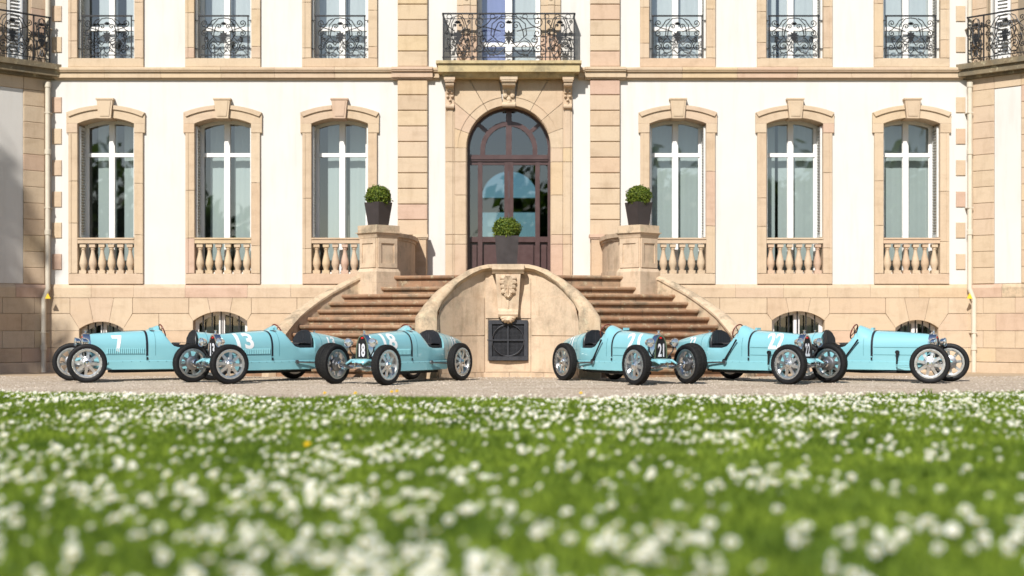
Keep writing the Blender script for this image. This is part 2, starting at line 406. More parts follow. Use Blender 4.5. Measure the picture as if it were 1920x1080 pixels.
while x < XW - .3:
    n = min(XW, x + random.uniform(.9, 1.4)); block(bs, x, n, -.3, .082, -.085, -.058, .008); x = n
for c, h, zc, zs in bws:
    k = h * .36; n = 8
    arc = lambda a, b: [(c + a + (b - a) * i / n, arc_z(a + (b - a) * i / n, h, zs, zc)) for i in range(n + 1)]
    kt = .235
    L = [(c - VO + .004, 1.28), (c - kt - .003, 1.28)] + arc(-k - .003, -h) + [(c - VO + .004, .988)]
    K = [(c - kt + .003, 1.28), (c + kt - .003, 1.28)] + arc(k - .003, -k + .003)
    Rr = [(2 * c - x, z) for x, z in reversed(L)]
    for p in (L, K, Rr): MB().prism(p, -.046, .16).build('voussoir', M['stone'], pl)
    for sgn in (-1, 1):
        a, b = sorted((c + sgn * (h - .001), c + sgn * (h + .10))); MB().box(a, b, -.018, .3, .25, zs).build('jamb', M['stone'], pl)
    # white frame, glazing and iron bars
    fr = MB(); fy0, fy1 = .14, .19; N = 12
    ring = lambda hh, up: [(c - hh, .26)] + [(c - hh + 2 * hh * i / N, arc_z(-hh + 2 * hh * i / N, hh, zs - .0 + up, zc + up)) for i in range(N + 1)] + [(c + hh, .26)]
    o, i_ = ring(h - .002, 0), ring(h - .07, -.06)
    for q in range(len(o) - 1): fr.prism([o[q], o[q + 1], i_[q + 1], i_[q]], fy0, fy1)
    fr.box(c - .055, c + .055, fy0 - .012, fy1, .26, zc - .055)
    fo = fr.build('basement_window', M['white'], ch)
    MB().poly([(x, .17, z) for x, z in i_]).build('pane', M['glass'], fo)
    b = MB(); nb = 6
    for q in range(1, nb):
        x = -h + 2 * h * q / nb; b.box(c + x - .011, c + x + .011, .05, .072, .25, arc_z(x, h, zs, zc))
    b.build('iron_bars', M['iron'], fo)
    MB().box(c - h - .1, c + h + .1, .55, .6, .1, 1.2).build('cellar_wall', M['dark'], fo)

# --- windows
def ornament(P, x0, x1, z0, z1, y, r=.0095, rich=True):
    """scrolled ironwork, mirrored about the middle of the panel"""
    w, h = (x1 - x0) / 2, z1 - z0; cx = (x0 + x1) / 2
    def path(pts):
        for s in (-1, 1): P.tube([(cx + s * u * w, y, z0 + v * h) for u, v in pts], r, 5)
    asp = h / w
    def spiral(u, v, rad, a0, turns, tail=None, n=22):
        pts = []
        for i in range(n + 1):
            t = i / n; a = a0 + turns * 2 * PI * t; q = rad * (1 - .82 * t)
            pts.append((u + q * math.cos(a), v + q * math.sin(a) / asp))
        path((tail or []) + pts)
        u2, v2 = pts[-1]
        for s in (-1, 1): P.lathe([(.001, -.012), (.013, -.006), (.013, .006), (.001, .012)], (cx + s * u2 * w, y, z0 + v2 * h), 'y', 6)
    spiral(.80, .83, .15, -PI / 2, 1.3, [(.22, .60), (.45, .66), (.66, .70)])
    spiral(.80, .56, .14, PI / 2, -1.3, [(.30, .95), (.48, .90), (.62, .76)])
    spiral(.45, .22, .20, PI * .9, -1.35, [(.06, .40), (.14, .30), (.22, .24)])
    spiral(.82, .20, .13, PI, 1.3, [(.45, .44), (.58, .36), (.66, .26)])
    spiral(.20, .74, .12, 0, 1.2, [(.42, .46), (.40, .58), (.36, .68)])
    spiral(.70, .40, .12, PI / 2, -1.2, [(.40, .02), (.55, .06), (.80, .36)])
    path([(.05, .30), (.30, .36), (.50, .52), (.46, .78), (.22, .95), (0, .97)])
    path([(0, .02), (.12, .10), (.10, .20), (.30, .06), (.55, .02)])
    if rich:                                     # central leaf rosette and lily
        for a, L in ((90, .17), (50, .16), (130, .16), (15, .15), (165, .15), (-30, .13), (210, .13), (-90, .22), (-60, .14), (240, .14)):
            ca, sa = math.cos(R(a)), math.sin(R(a)); C = Vector((cx, y, z0 + h * .48)); d = Vector((ca, 0, sa)); q = Vector((-sa, 0, ca)); L2 = L * h * .95
            P.add([tuple(C), tuple(C + d * L2 * .55 + q * L2 * .20 + Vector((0, -.008, 0))), tuple(C + d * L2), tuple(C + d * L2 * .55 - q * L2 * .20 + Vector((0, -.008, 0))), tuple(C + d * L2 * .5 + Vector((0, .01, 0)))], [(0, 1, 2, 3), (0, 1, 4), (1, 2, 4), (2, 3, 4), (3, 0, 4)])
        for a in (60, 90, 120, 30, 150):
            ca, sa = math.cos(R(a)), math.sin(R(a)); C = Vector((cx, y, z0 + h * .78)); d = Vector((ca, 0, sa)); q = Vector((-sa, 0, ca)); L2 = .10 * h
            P.add([tuple(C), tuple(C + d * L2 * .6 + q * L2 * .25 + Vector((0, -.006, 0))), tuple(C + d * L2), tuple(C + d * L2 * .6 - q * L2 * .25 + Vector((0, .006, 0)))], [(0, 1, 2), (0, 2, 3), (0, 1, 3)])
def railing_meshes(x0, x1, z0, z1, y, panels):
    f = MB(); f.box(x0 - .01, x1 + .01, y - .02, y + .02, z1 - .025, z1); f.box(x0, x1, y - .010, y + .010, z0, z0 + .016)
    for p in panels: f.box(p - .010, p + .010, y - .012, y + .012, z0 - .05, z1 - .024)
    o = MB()
    for a, b in zip(panels, panels[1:]): ornament(o, a + .015, b - .015, z0 + .02, z1 - .03, y)
    return f, o

def shutter_mesh(z0, z1):
    s = MB(); t = .035; d0, d1 = .05, .37
    s.box(0, t, d0, d0 + .035, z0, z1); s.box(0, t, d1 - .035, d1, z0, z1); s.box(0, t, d0 + .036, d1 - .036, z0, z0 + .06); s.box(0, t, d0 + .036, d1 - .036, z1 - .06, z1)
    z = z0 + .075
    while z < z1 - .08:
        s.add([(-.012, d0 + .036, z), (-.012, d1 - .036, z), (.033, d1 - .036, z + .022), (.033, d0 + .036, z + .022), (-.012, d0 + .036, z - .008), (-.012, d1 - .036, z - .008), (.033, d1 - .036, z + .012), (.033, d0 + .036, z + .012)],
              [(0, 1, 2, 3), (7, 6, 5, 4), (0, 4, 5, 1), (1, 5, 6, 2), (2, 6, 7, 3), (3, 7, 4, 0)]); z += .054
    return s
def mirrored(mb):
    q = MB(); q.v = [(-x, y, z) for x, y, z in mb.v]; q.f = [f[::-1] for f in mb.f]; q.mi = mb.mi[:]; return q
SH_LO = shutter_mesh(2.42, 4.50).mesh('shutter', M['greywhite']); SH_LO2 = mirrored(shutter_mesh(2.42, 4.50)).mesh('shutter', M['greywhite'])
SH_UP = shutter_mesh(5.77, 7.98).mesh('shutter', M['greywhite']); SH_UP2 = mirrored(shutter_mesh(5.77, 7.98)).mesh('shutter', M['greywhite'])
prof = [(.062, 0), (.062, .05), (.046, .062), (.050, .10), (.070, .15), (.076, .19), (.066, .26), (.042, .36), (.032, .42), (.036, .445), (.048, .455), (.036, .47), (.050, .485), (.056, .495)]
BAL = MB().lathe(prof, seg=14).box(-.066, .066, -.066, .066, -.002, .06).box(-.056, .056, -.056, .056, .493, .552).mesh('baluster', M['stone'], 40)
HW, ZB, ZSP, ZCR = .53, 1.714, 4.544, 4.654
def frame_mesh(z0, zs, zc, ztr, hw, mull=.052, arched=True, y0=.385, y1=.44):
    f = MB(); N = 14
    top = lambda x, d: (arc_z(x, hw, zs, zc) if arched else zc) - d
    f.box(-hw, -hw + .062, y0, y1, z0, top(hw, 0) + .02); f.box(hw - .062, hw, y0, y1, z0, top(hw, 0) + .02)
    xs = [-hw + .06 + (2 * hw - .12) * i / N for i in range(N + 1)]
    for a, b in zip(xs, xs[1:]): f.prism([(a, top(a, .062)), (b, top(b, .062)), (b, top(b, -.03)), (a, top(a, -.03))], y0, y1)
    f.box(-mull, mull, y0 - .018, y1 + .01, z0 + .05, top(0, .02)); f.box(-hw + .06, hw - .06, y0 - .012, y1 + .006, ztr - .036, ztr + .036); f.box(-hw + .05, hw - .05, y0, y1, z0, z0 + .055)
    for s in (-1, 1):
        a, b = sorted((s * (mull + .001), s * (mull + .008))); f.box(a, b, y0 + .012, y1 - .012, z0 + .05, zs)
        a, b = sorted((s * (hw - .062), s * (hw - .085))); f.box(a, b, y0 + .012, y1 - .012, z0 + .05, zs)
    return f
FL = frame_mesh(1.72, ZSP, ZCR, 4.0, .525).mesh('window', M['white'])
FU = frame_mesh(5.775, 8.0, 8.05, 6.40, .525, arched=False).mesh('window', M['white'])
def panes(parent, z0, ztr, zs, zc, hw, y=.415, mull=.055, arched=True):
    for s in (-1, 1):
        a, b = sorted((s * mull, s * (hw - .06))); MB().poly([(a, y, z0 + .05), (b, y, z0 + .05), (b, y, ztr - .03), (a, y, ztr - .03)]).build('pane', M['glass'], parent)
        xs = [a + (b - a) * i / 6 for i in range(7)]
        MB().poly([(a, y, ztr + .03), (b, y, ztr + .03)] + [(x, y, (arc_z(x, hw, zs, zc) if arched else zc) - .07) for x in reversed(xs)]).build('pane', M['glass'], parent)
def curtain(parent, a, b, z0, z1, y, mat):
    c = MB(); n = max(6, int((b - a) / .02)); pt = [(a + (b - a) * i / n, y + .0015 * math.sin(i * 1.25) + .003 * math.sin(i * .45 + 1)) for i in range(n + 1)]
    for (p, q) in zip(pt, pt[1:]): c.poly([(p[0], p[1], z0), (q[0], q[1], z0), (q[0], q[1], z1), (p[0], p[1], z1)])
    c.build('curtain', M[mat], parent, smooth=60)
def arch_stone(s):
    n = 10; lo, hi = (.118, .53), (.152, .735)
    p = [(s * (lo[0] + (lo[1] - lo[0]) * i / n), arc_z(lo[0] + (lo[1] - lo[0]) * i / n, HW, ZSP, ZCR)) for i in range(n + 1)]
    o = [(s * (hi[0] + (hi[1] - hi[0]) * i / n), arc_z(hi[0] + (hi[1] - hi[0]) * i / n, .735, 4.744, 4.884)) for i in range(n + 1)]
    mb = MB(); mb.prism(p + [(s * .735, ZSP + .002)] + o[::-1], -.055, .36)
    inn = [(x * .93, z - .075) for x, z in o]; mb.prism(o + inn[::-1], -.085, -.054)
    return mb
ARC = {s: arch_stone(s).mesh('arch_stone', M['stone']) for s in (-1, 1)}
def key_mesh():
    mb = MB(); z0, z1 = 4.630, 5.004
    b = [(-.115, z0), (.115, z0), (.150, z1), (-.150, z1)]; mb.prism(b, -.125, .30)
    i = [(-.085, z0 + .04), (.085, z0 + .04), (.115, z1 - .05), (-.115, z1 - .05)]; mb.prism(i, -.137, -.124); mb.box(-.165, .165, -.14, .0, z1 - .028, z1 + .002)
    return mb.mesh('keystone', M['stone'])
KEY = key_mesh()
RAILF, RAILO = railing_meshes(-.47, .47, 5.83, 6.585, .03, [-.46, .46])
for q in (-.46, .46):
    for zz in (5.95, 6.48): RAILF.box(*sorted((q, q + math.copysign(.075, q))), .02, .035, zz, zz + .014)
RAILF = RAILF.mesh('railing', M['iron']); RAILO = RAILO.mesh('scrollwork', M['iron'], 50)
CUR = {0: [(-.32, .04), (.18, .40)], 1: [(-.36, .02), (.10, .52)], 2: [(-.30, .06), (.12, .54)], 3: [(-.54, -.0), (.03, .54)], 4: [(-.54, -.26), (-.20, .54)], 5: [(-.54, .54)]}
for i, c in enumerate(WX):
    wn = link('window', FL, ch, (c, 0, 0))
    panes(wn, 1.72, 4.0, ZSP, ZCR, .525)
    for a, b in CUR[i]: curtain(wn, a, b, 1.7, 4.75, .58, 'curtain')
    for s in (-1, 1):
        link('arch_stone', ARC[s], wn)
        zj = [ZP + .2, 2.45 + jit(.25), 3.35 + jit(.3), 4.364]
        for a, b in zip(zj, zj[1:]):
            x0, x1 = sorted((s * .53, s * .70)); mb = MB().stone(x0, x1, a + .003, b - .003, -.05, .36, .006)
            xa, xb = sorted((s * .645, s * .695)); mb.box(xa, xb, -.062, -.049, a + .003, b - .003); mb.build('jamb_stone', M['stone'], wn)
        x0, x1 = sorted((s * .53, s * .735)); MB().stone(x0, x1, 4.367, ZSP - .002, -.058, .36, .006).build('jamb_stone', M['stone'], wn)
    link('keystone', KEY, wn)
    MB().stone(-.70, .70, ZP + .003, ZP + .197, -.052, .36, .006).build('sill_stone', M['stone'], wn)
    link('shutter', SH_LO, wn, (-.53, 0, 0)); link('shutter', SH_LO2, wn, (.53, 0, 0))
    bl = MB().box(-.528, .528, -.045, .13, 2.30, 2.375).box(-.528, .528, -.062, .145, 2.376, 2.404).build('balustrade', M['stone'], ch, loc=(c, 0, 0))
    for k in range(6):
        o = link('baluster', BAL, bl, (-.44 + .176 * k, .035, 1.736)); o.rotation_euler.z = 0
    # upper window
    wu = link('window', FU, ch, (c, 0, 0)); panes(wu, 5.775, 6.40, 8.0, 8.05, .525, arched=False)
    if i < 3: up = [[(-.30, .06), (.22, .42)], [(-.50, .06), (.08, .54)], [(-.48, .06), (.08, .54)]][i]
    else: up = [[(-.54, .0), (.03, .54)], [(-.54, -.24), (-.18, .54)], [(-.54, -.03), (.0, .54)]][i - 3]
    for a, b in up: curtain(wu, a, b, 5.7, 8.1, .58, 'curtain_up')
    for s in (-1, 1):
        zj = [5.767, 6.05 + jit(.1), 6.72 + jit(.12), 7.4 + jit(.1), 8.06]
        for a, b in zip(zj, zj[1:]):
            x0, x1 = sorted((s * .535, s * .705)); mb = MB().stone(x0, x1, a + .003, b - .003, -.05, .36, .006)
            xa, xb = sorted((s * .650, s * .700)); mb.box(xa, xb, -.062, -.049, a + .003, b - .003); mb.build('jamb_stone', M['stone'], wu)
    MB().stone(-.705, .705, ZS1 + .015, 5.764, -.052, .36, .006).build('sill_stone', M['stone'], wu)
    MB().stone(-.75, .75, 8.063, 8.36, -.07, .36, .006).build('lintel_stone', M['stone'], wu)
    link('shutter', SH_UP, wu, (-.535, 0, 0)); link('shutter', SH_UP2, wu, (.535, 0, 0))
    rl = link('railing', RAILF, ch, (c, 0, 0)); link('scrollwork', RAILO, rl)

# --- central door in its stone bay
RD, ZD, HD = .785, 4.084, 1.19                         # door radius, springing, half width of the stone bay
bay = MB().box(-HD, -RD - .03, -.03, .0, ZP, ZS0).box(RD + .03, HD, -.03, .0, ZP, ZS0).build('door_bay', M['mortar'], ch)
for s in (-1, 1):
    e = [1.536, 2.28, 2.46, 3.2, 3.82, ZD]
    for a, b in zip(e, e[1:]):
        x0, x1 = sorted((s * .80, s * 1.01)); mb = MB().stone(x0, x1, a + .003, b - .003, -.06, .30, .006)
        xa, xb = sorted((s * RD, s * .801)); mb.box(xa, xb, -.025, .30, a + .003, b - .003); mb.build('jamb_stone', M['stone'], bay)
    e = [1.536, 2.28, 2.46, 3.82, ZD, 4.84]
    for a, b in zip(e, e[1:]):
        x0, x1 = sorted((s * 1.012, s * HD)); mb = MB().stone(x0, x1, a + .003, b - .003, -.045, .0, .006)
        xa, xb = sorted((s * 1.045, s * 1.155)); mb.stone(xa, xb, a + .06 if a < 1.6 else a + .003, b - .003, -.062, -.044, .006); mb.build('jamb_stone', M['stone'], bay)
# voussoirs fan out from the arch to a square field
angs = [0, 20, 40, 60, 82]
def ray(a):                                          # point on the outer rectangle in direction a
    ca, sa = math.cos(R(a)), math.sin(R(a)); t = min((1.01 / ca) if ca > 1e-6 else 9, (ZS0 - .01 - ZD) / sa if sa > 1e-6 else 9); return (ca * t, ZD + sa * t)
for s in (-1, 1):
    for a, b in zip(angs, angs[1:]):
        n = 5; a2, b2 = a + .25, b - .25
        inn = [(s * .80 * math.cos(R(a2 + (b2 - a2) * i / n)), ZD + .80 * math.sin(R(a2 + (b2 - a2) * i / n))) for i in range(n + 1)]
        out = [ray(b2)]
        ac = math.degrees(math.atan2(ZS0 - .01 - ZD, 1.01))
        if a2 < ac < b2: out.append((1.01, ZS0 - .01))
        out.append(ray(a2)); mb = MB().prism(inn + [(s * x, z) for x, z in out], -.058, .30)
        if True:
            rl = [(s * rr * math.cos(R(t)), ZD + rr * math.sin(R(t))) for rr, seq in ((.98, [a2 + (b2 - a2) * i / n for i in range(n + 1)]), (.955, [b2 - (b2 - a2) * i / n for i in range(n + 1)])) for t in seq]
            mb.prism(rl, -.070, -.057)
            rl = [(s * rr * math.cos(R(t)), ZD + rr * math.sin(R(t))) for rr, seq in ((.812, [a2 + (b2 - a2) * i / n for i in range(n + 1)]), (RD, [b2 - (b2 - a2) * i / n for i in range(n + 1)])) for t in seq]
            mb.prism(rl, -.030, .29)
        mb.build('voussoir', M['stone'], bay)
    x0, x1 = sorted((s * 1.012, s * HD)); MB().stone(x0, x1, 4.843, ZS0 - .002, -.05, 0, .006).build('jamb_stone', M['stone'], bay)
def corbel(x, w, z0, z1, out, name):                # carved scroll bracket
    mb = MB(); H = z1 - z0
    side = [(-.045, z0), (-.07, z0 + .02), (-.075, z0 + .08 * H), (-.06, z0 + .2 * H), (-.07, z0 + .4 * H), (-.10, z0 + .62 * H), (-.5 * out - .05, z0 + .80 * H), (-out, z0 + .9 * H), (-out, z1), (-.045, z1)]
    mb.prism_x(side, x - w * .42, x + w * .42)
    mb.box(x - w * .60, x + w * .60, -out - .02, -.045, z1 - .055, z1 - .001); mb.box(x - w * .52, x + w * .52, -out - .008, -.046, z1 - .085, z1 - .054)
    mb.lathe([(.02, -w * .46), (.05, -w * .46), (.05, w * .46), (.02, w * .46)], (x, -.075, z0 + .055), 'x', 12, True)
    mb.lathe([(.02, -w * .46), (.055, -w * .46), (.055, w * .46), (.02, w * .46)], (x, -out * .72, z0 + .80 * H), 'x', 12, True)
    for k, (dz, dx) in enumerate(((.30, .0), (.42, -.25), (.42, .25), (.55, -.22), (.55, .22), (.62, 0), (.18, 0))):
        mb.lathe([(.001, -.03), (w * .14, -.016), (w * .17, 0), (w * .13, .02)], (x + dx * w, -.088 - .035 * max(0, dz - .3), z0 + dz * H), 'y', 8)
    o = mb.build(name, M['stone'], bay, smooth=40); return o
corbel(0, .27, 4.83, ZS0 + .01, .30, 'keystone_corbel'); corbel(-1.10, .17, 4.80, ZS0 + .01, .28, 'corbel'); corbel(1.10, .17, 4.80, ZS0 + .01, .28, 'corbel')
# the door itself
d = MB(); y0, y1 = .24, .31; zt = 3.90
def dbox(a, b, z0, z1, dy=0): d.box(a, b, y0 - dy, y1, z0, z1)
for s in (-1, 1):
    q = lambda a, b, z0, z1, dy=0: dbox(*sorted((s * a, s * b)), z0, z1, dy)
    q(.735, RD, 1.58, ZD); q(.50, .585, 1.58, 3.86, .01); q(.012, .085, 1.58, 3.86, .012); q(.587, .733, 1.60, 1.70); q(.087, .498, 1.60, 1.72); q(.587, .733, 2.34, 2.44); q(.087, .498, 2.34, 2.44)
    q(.587, .733, 3.80, 3.86); q(.087, .498, 3.80, 3.86)
    q(.61, .71, 1.76, 2.29, -.02); q(.12, .465, 1.76, 2.29, -.02)
d.box(-.735, .735, y1 + .001, y1 + .03, 1.58, 2.40); d.box(-.735, .735, y0 - .03, y1 + .01, 3.865, 3.985); d.box(-.735, .735, y0 - .05, y0 - .029, 3.90, 3.95)
d.box(-.010, .010, y0 - .02, y1, 1.58, 3.86)
for s in (-1, 1):
    for (r0, r1, dy) in ((.74, RD, 0), (.45, .54, .01)):
        n = 16
        for i in range(n):
            a, b = R(90 * i / n), R(90 * (i + 1) / n); zz = 3.99 if r1 < .6 else ZD
            pts = [(s * r0 * math.cos(a), ZD + r0 * math.sin(a)), (s * r1 * math.cos(a), ZD + r1 * math.sin(a)), (s * r1 * math.cos(b), ZD + r1 * math.sin(b)), (s * r0 * math.cos(b), ZD + r0 * math.sin(b))]
            d.prism(pts, y0 - dy, y1 - dy)
    q(.45, .54, 3.986, ZD, .008); q(.0, .055, 3.986, ZD + .74, .012)
    a = R(40); c_, s_ = math.cos(a), math.sin(a)
    d.prism([(s * (.53 * c_ - .035 * s_), ZD + .53 * s_ + .035 * c_), (s * (.75 * c_ - .035 * s_), ZD + .75 * s_ + .035 * c_), (s * (.75 * c_ + .035 * s_), ZD + .75 * s_ - .035 * c_), (s * (.53 * c_ + .035 * s_), ZD + .53 * s_ - .035 * c_)], y0 - .004, y1 - .012)
door = d.build('entrance_door', M['door'], ch)
for s in (-1, 1):
    for a, b, z0, z1 in ((.085, .50, 2.44, 3.80), (.585, .735, 2.44, 3.80)):
        x0, x1 = sorted((s * a, s * b)); MB().poly([(x0, .28, z0), (x1, .28, z0), (x1, .28, z1), (x0, .28, z1)]).build('pane', M['glass'], door)
    n = 10
    MB().poly([(s * .055, .28, 3.98)] + [(s * .45, .28, 3.98)] + [(s * .452 * math.cos(R(83 * i / n)), .28, ZD + .452 * math.sin(R(83 * i / n))) for i in range(n + 1)]).build('pane', M['glass'], door)
    for a0, a1 in ((0, 40), (40, 86)):
        MB().poly(([(s * .74, .281, 3.98), (s * .54, .281, 3.98)] if a0 == 0 else []) + [(s * .54 * math.cos(R(a0 + (a1 - a0) * i / n)), .281, ZD + .54 * math.sin(R(a0 + (a1 - a0) * i / n))) for i in range(n + 1)] + [(s * .742 * math.cos(R(a1 - (a1 - a0) * i / n)), .281, ZD + .742 * math.sin(R(a1 - (a1 - a0) * i / n))) for i in range(n + 1)]).build('pane', M['glass'], door)
    MB().tube([(s * .045, .20, 2.62), (s * .045, .175, 2.63), (s * .045 - s * .0, .17, 2.74), (s * .045, .20, 2.76)], .010).build('door_handle', M['chrome'], door)
# the hall behind it, open to the garden through a rear arched window
HY = 10.0
h = MB(); h.box(-1.6, -1.5, .5, HY, 1.5, 5.3); h.box(1.5, 1.6, .5, HY, 1.5, 5.3); h.box(-1.6, 1.6, .5, HY, 5.3, 5.35); h.box(-1.6, -.79, .43, .5, 1.5, 5.3); h.box(.79, 1.6, .43, .5, 1.5, 5.3)
wall_with_holes(h, -1.6, 1.6, 1.5, 5.3, [(-.72, .72, 2.6, 4.75)], HY, HY + .2)
n = 12
for s in (-1, 1):
    pts = [(s * .72 * math.cos(R(90 * i / n)), 4.03 + .70 * math.sin(R(90 * i / n))) for i in range(n + 1)]
    h.prism(pts + [(0, 4.76), (s * .73, 4.76)], HY - .02, HY + .19)
h.box(-.72, .72, HY, HY + .1, 3.66, 4.03); hw_ = h.build('hall_wall', M['dark'], ch); MB().poly([(-.75, HY + .15, 2.5), (.75, HY + .15, 2.5), (.75, HY + .15, 4.8), (-.75, HY + .15, 4.8)]).build('rear_pane', M['glass_sky_tone'], hw_)
MB().box(-1.5, 1.5, .45, HY, 1.48, 1.535).build('hall_floor', M['floor'], ch)
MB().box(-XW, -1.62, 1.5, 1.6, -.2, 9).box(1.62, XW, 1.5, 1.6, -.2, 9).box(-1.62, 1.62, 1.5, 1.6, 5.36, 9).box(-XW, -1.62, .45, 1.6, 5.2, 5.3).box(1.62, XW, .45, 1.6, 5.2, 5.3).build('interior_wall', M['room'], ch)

# --- balcony over the door
YB = -.40
bal = MB().box(-1.31, 1.31, YB + .01, .0, 5.452, 5.60).prism_x([(-.0, 5.36), (-.26, 5.36), (-.30, 5.41), (-.33, 5.451), (0, 5.451)], -1.22, 1.22).build('balcony', M['stone_moss'], ch)
MB().box(-1.345, 1.345, YB - .03, .0, 5.602, 5.655).build('slab_edge', M['stone_moss'], bal)
BF, BO = railing_meshes(-1.22, 1.22, 5.72, 6.545, YB + .05, [-1.21, -.68, .68, 1.21])
for zz in (5.83, 6.43): BF.box(-1.2, 1.2, YB + .042, YB + .058, zz, zz + .012)
for k in range(12): BO.tube([(-1.1 + .2 * k + .045 * math.cos(a * PI / 8), YB + .05, 6.48 + .04 * math.sin(a * PI / 8)) for a in range(17)], .006, 5)
for s in (-1, 1):
    BF.box(*sorted((s * 1.20, s * 1.235)), YB + .03, .0, 6.515, 6.54); BF.box(*sorted((s * 1.205, s * 1.23)), YB + .03, .0, 5.72, 5.735)
    for k in range(5): BF.box(*sorted((s * 1.210, s * 1.225)), YB + .09 + .065 * k, YB + .105 + .065 * k, 5.735, 6.515)
b_ = BF.build('balcony_railing', M['iron'], ch); BO.build('scrollwork', M['iron'], b_, smooth=50)
for s in (-1, 1):
    zj = [5.66, 6.2, 6.75, 7.3, 8.2]
    for a, b in zip(zj, zj[1:]):
        x0, x1 = sorted((s * .60, s * .97)); mb = MB().stone(x0, x1, a + .003, b - .003, -.05, .36, .006); xa, xb = sorted((s * .72, s * .86)); mb.stone(xa, xb, a + .003, b - .003, -.075, -.049, .01)
        if a > 6.7:
            for q in range(3): mb.lathe([(.001, -.02), (.03, -.012), (.045, 0)], (s * .79, -.075, a + .12 + .12 * q), 'y', 8)
        mb.build('jamb_stone', M['stone'], bal)
MB().stone(-1.0, 1.0, 8.2, 8.5, -.08, .36).build('lintel_stone', M['stone'], bal)
fb = frame_mesh(5.66, 8.1, 8.15, 6.10, .595, mull=.06, arched=False).build('balcony_window', M['white'], ch); panes(fb, 5.66, 6.10, 8.1, 8.15, .595, arched=False)
curtain(fb, -.54, -.07, 5.66, 8.2, .52, 'blind'); curtain(fb, .10, .56, 5.66, 8.2, .55, 'curtain_up')

# --- canted bays at both ends
for s in (-1, 1):
    # local frame: u along the wall away from the facade, v outward
    ux, uy = s * math.cos(R(45)), -math.sin(R(45)); vx, vy = -s * math.sin(R(45)), -math.cos(R(45))
    MW = Matrix(((ux, -vx, 0, s * XW), (uy, -vy, 0, 0), (0, 0, 1, 0), (0, 0, 0, 1)))    # builder's -y is outward
    Lw = 2.6
    wg = MB(); wg.box(0, Lw, .0, .4, -.4, ZS0 + .1); wg.box(0, .40, .0, .3, ZS0 + .11, 9.2); wg.box(.86, 1.0, .0, .3, ZS0 + .11, 9.2); wg.box(.40, .86, .0, .3, 8.1, 9.2)
    wg = wg.build('bay_wall', M['mortar'], ch, mat4=MW)
    ov = []
    z = ZS0 - .23
    MB().stone(.0, .12, ZP, ZS0, -.018, .0, .004).build('stone_block', M['stone'], wg, mat4=MW)
    while z > ZP + .05:
        block(wg, .12, .54, max(ZP, z - .30), z, -.03, .0, .008, mat4=MW); block(wg, 1.06, 1.6, max(ZP, z - .30), z, -.03, .0, .008, mat4=MW); z -= .30
    for a, b in ((.0, .54), (.54, 1.06), (1.06, 1.7), (1.7, 2.5)): block(wg, a, b, ZS0 - .23, ZS0, -.032, .0, .006, mat4=MW)
    MB().box(.545, 1.055, -.014, -.001, ZP + .004, ZS0 - .235).build('plaster_panel', M['plaster'], wg, mat4=MW)
    MB().box(1.61, Lw, -.014, -.001, ZP + .004, ZS0 - .235).build('plaster_panel', M['plaster'], wg, mat4=MW)
    for (a, b) in ((.0, .7), (.7, 1.5), (1.5, 2.5)):
        mb = MB().prism_x([(0, 1.284), (-.05, 1.284), (-.055, 1.46), (-.03, 1.51), (0, 1.5335)], a + .003, b - .003); mb.build('stone_block', M['stone_old'] if (s > 0 and a > .1) else M['stone'], wg, mat4=MW)
    for ri, (z0, z1) in enumerate(rows):
        e = [0, .33 + .25 * (ri % 2), .95 + .3 * (ri % 2), 1.75, 2.55]
        for a, b in zip(e, e[1:]): block(wg, a, b, z0, z1, -.04, .0, .005, mat4=MW)
    for a, b in ((0, 1.2), (1.2, 2.5)): block(wg, a, b, -.35, .08, -.075, .0, .008, mat4=MW)
    # upper floor: quoins, jamb, french window with louvred shutter
    z = ZS1 + .07
    while z < 8.9:
        block(wg, .02, .39, z, z + .5, -.025, .0, .006, mat4=MW); block(wg, .865, 1.0, z, z + .5, -.025, .0, .006, mat4=MW); z += .5
    MB().box(.40, .44, .12, .2, ZS1, 8.1).box(.52, .86, .20, .24, ZS1, 8.1).build('window_frame', M['greywhite'], wg, mat4=MW)
    sh = MB(); sh.box(.56, .60, -.02, .02, 5.66, 8.0); sh.box(.80, .85, -.02, .02, 5.66, 8.0); sh.box(.60, .80, -.02, .02, 5.66, 5.74); z = 5.76
    while z < 8: sh.add([(.601, .016, z + .03), (.799, .016, z + .03), (.799, -.016, z), (.601, -.016, z), (.601, .016, z + .038), (.799, .016, z + .038), (.799, -.016, z + .008), (.601, -.016, z + .008)], [(0, 1, 2, 3), (7, 6, 5, 4), (0, 4, 5, 1), (1, 5, 6, 2), (2, 6, 7, 3), (3, 7, 4, 0)]); z += .066
    sh.build('shutter', M['white'], wg, mat4=MW)
    cr = MB().box(-.1, Lw, -.10, .0, ZS0, ZS0 + .05).box(-.1, Lw, -.20, .0, ZS0 + .051, ZS1 - .05).box(-.1, Lw + .1, -.25, .0, ZS1 - .049, ZS1 + .05).build('bay_balcony', M['stone_dark'], ch, mat4=MW)
    RF, RO = railing_meshes(.10, 2.5, 5.70, 6.50, -.19, [.11, .42, 1.25, 1.56, 2.4]); rw = RF.build('bay_railing', M['iron'], ch, mat4=MW); RO.build('scrollwork', M['iron'], rw, smooth=50, mat4=MW)
    # drainpipe with sockets, kink and a yellow marker
    px = s * 8.60
    dp = MB(); dp.tube([(px, -.14, 5.30), (px, -.14, 1.62), (px - s * .01, -.16, 1.45), (px + s * .055, -.20, 1.25), (px + s * .055, -.20, -.12)], .046, 12); dp.tube([(px, -.14, 5.62), (px, -.14, 9.2)], .046, 12)
    for zz in (5.25, 4.0, 2.5, .35): dp.lathe([(.048, -.05), (.058, -.045), (.058, .045), (.048, .05)], (px if zz > 1.6 else px + s * .055, -.14 if zz > 1.6 else -.20, zz), 'z', 12)
    dpo = dp.build('drainpipe', M['pipe'], ch, smooth=40)
    cl = MB()
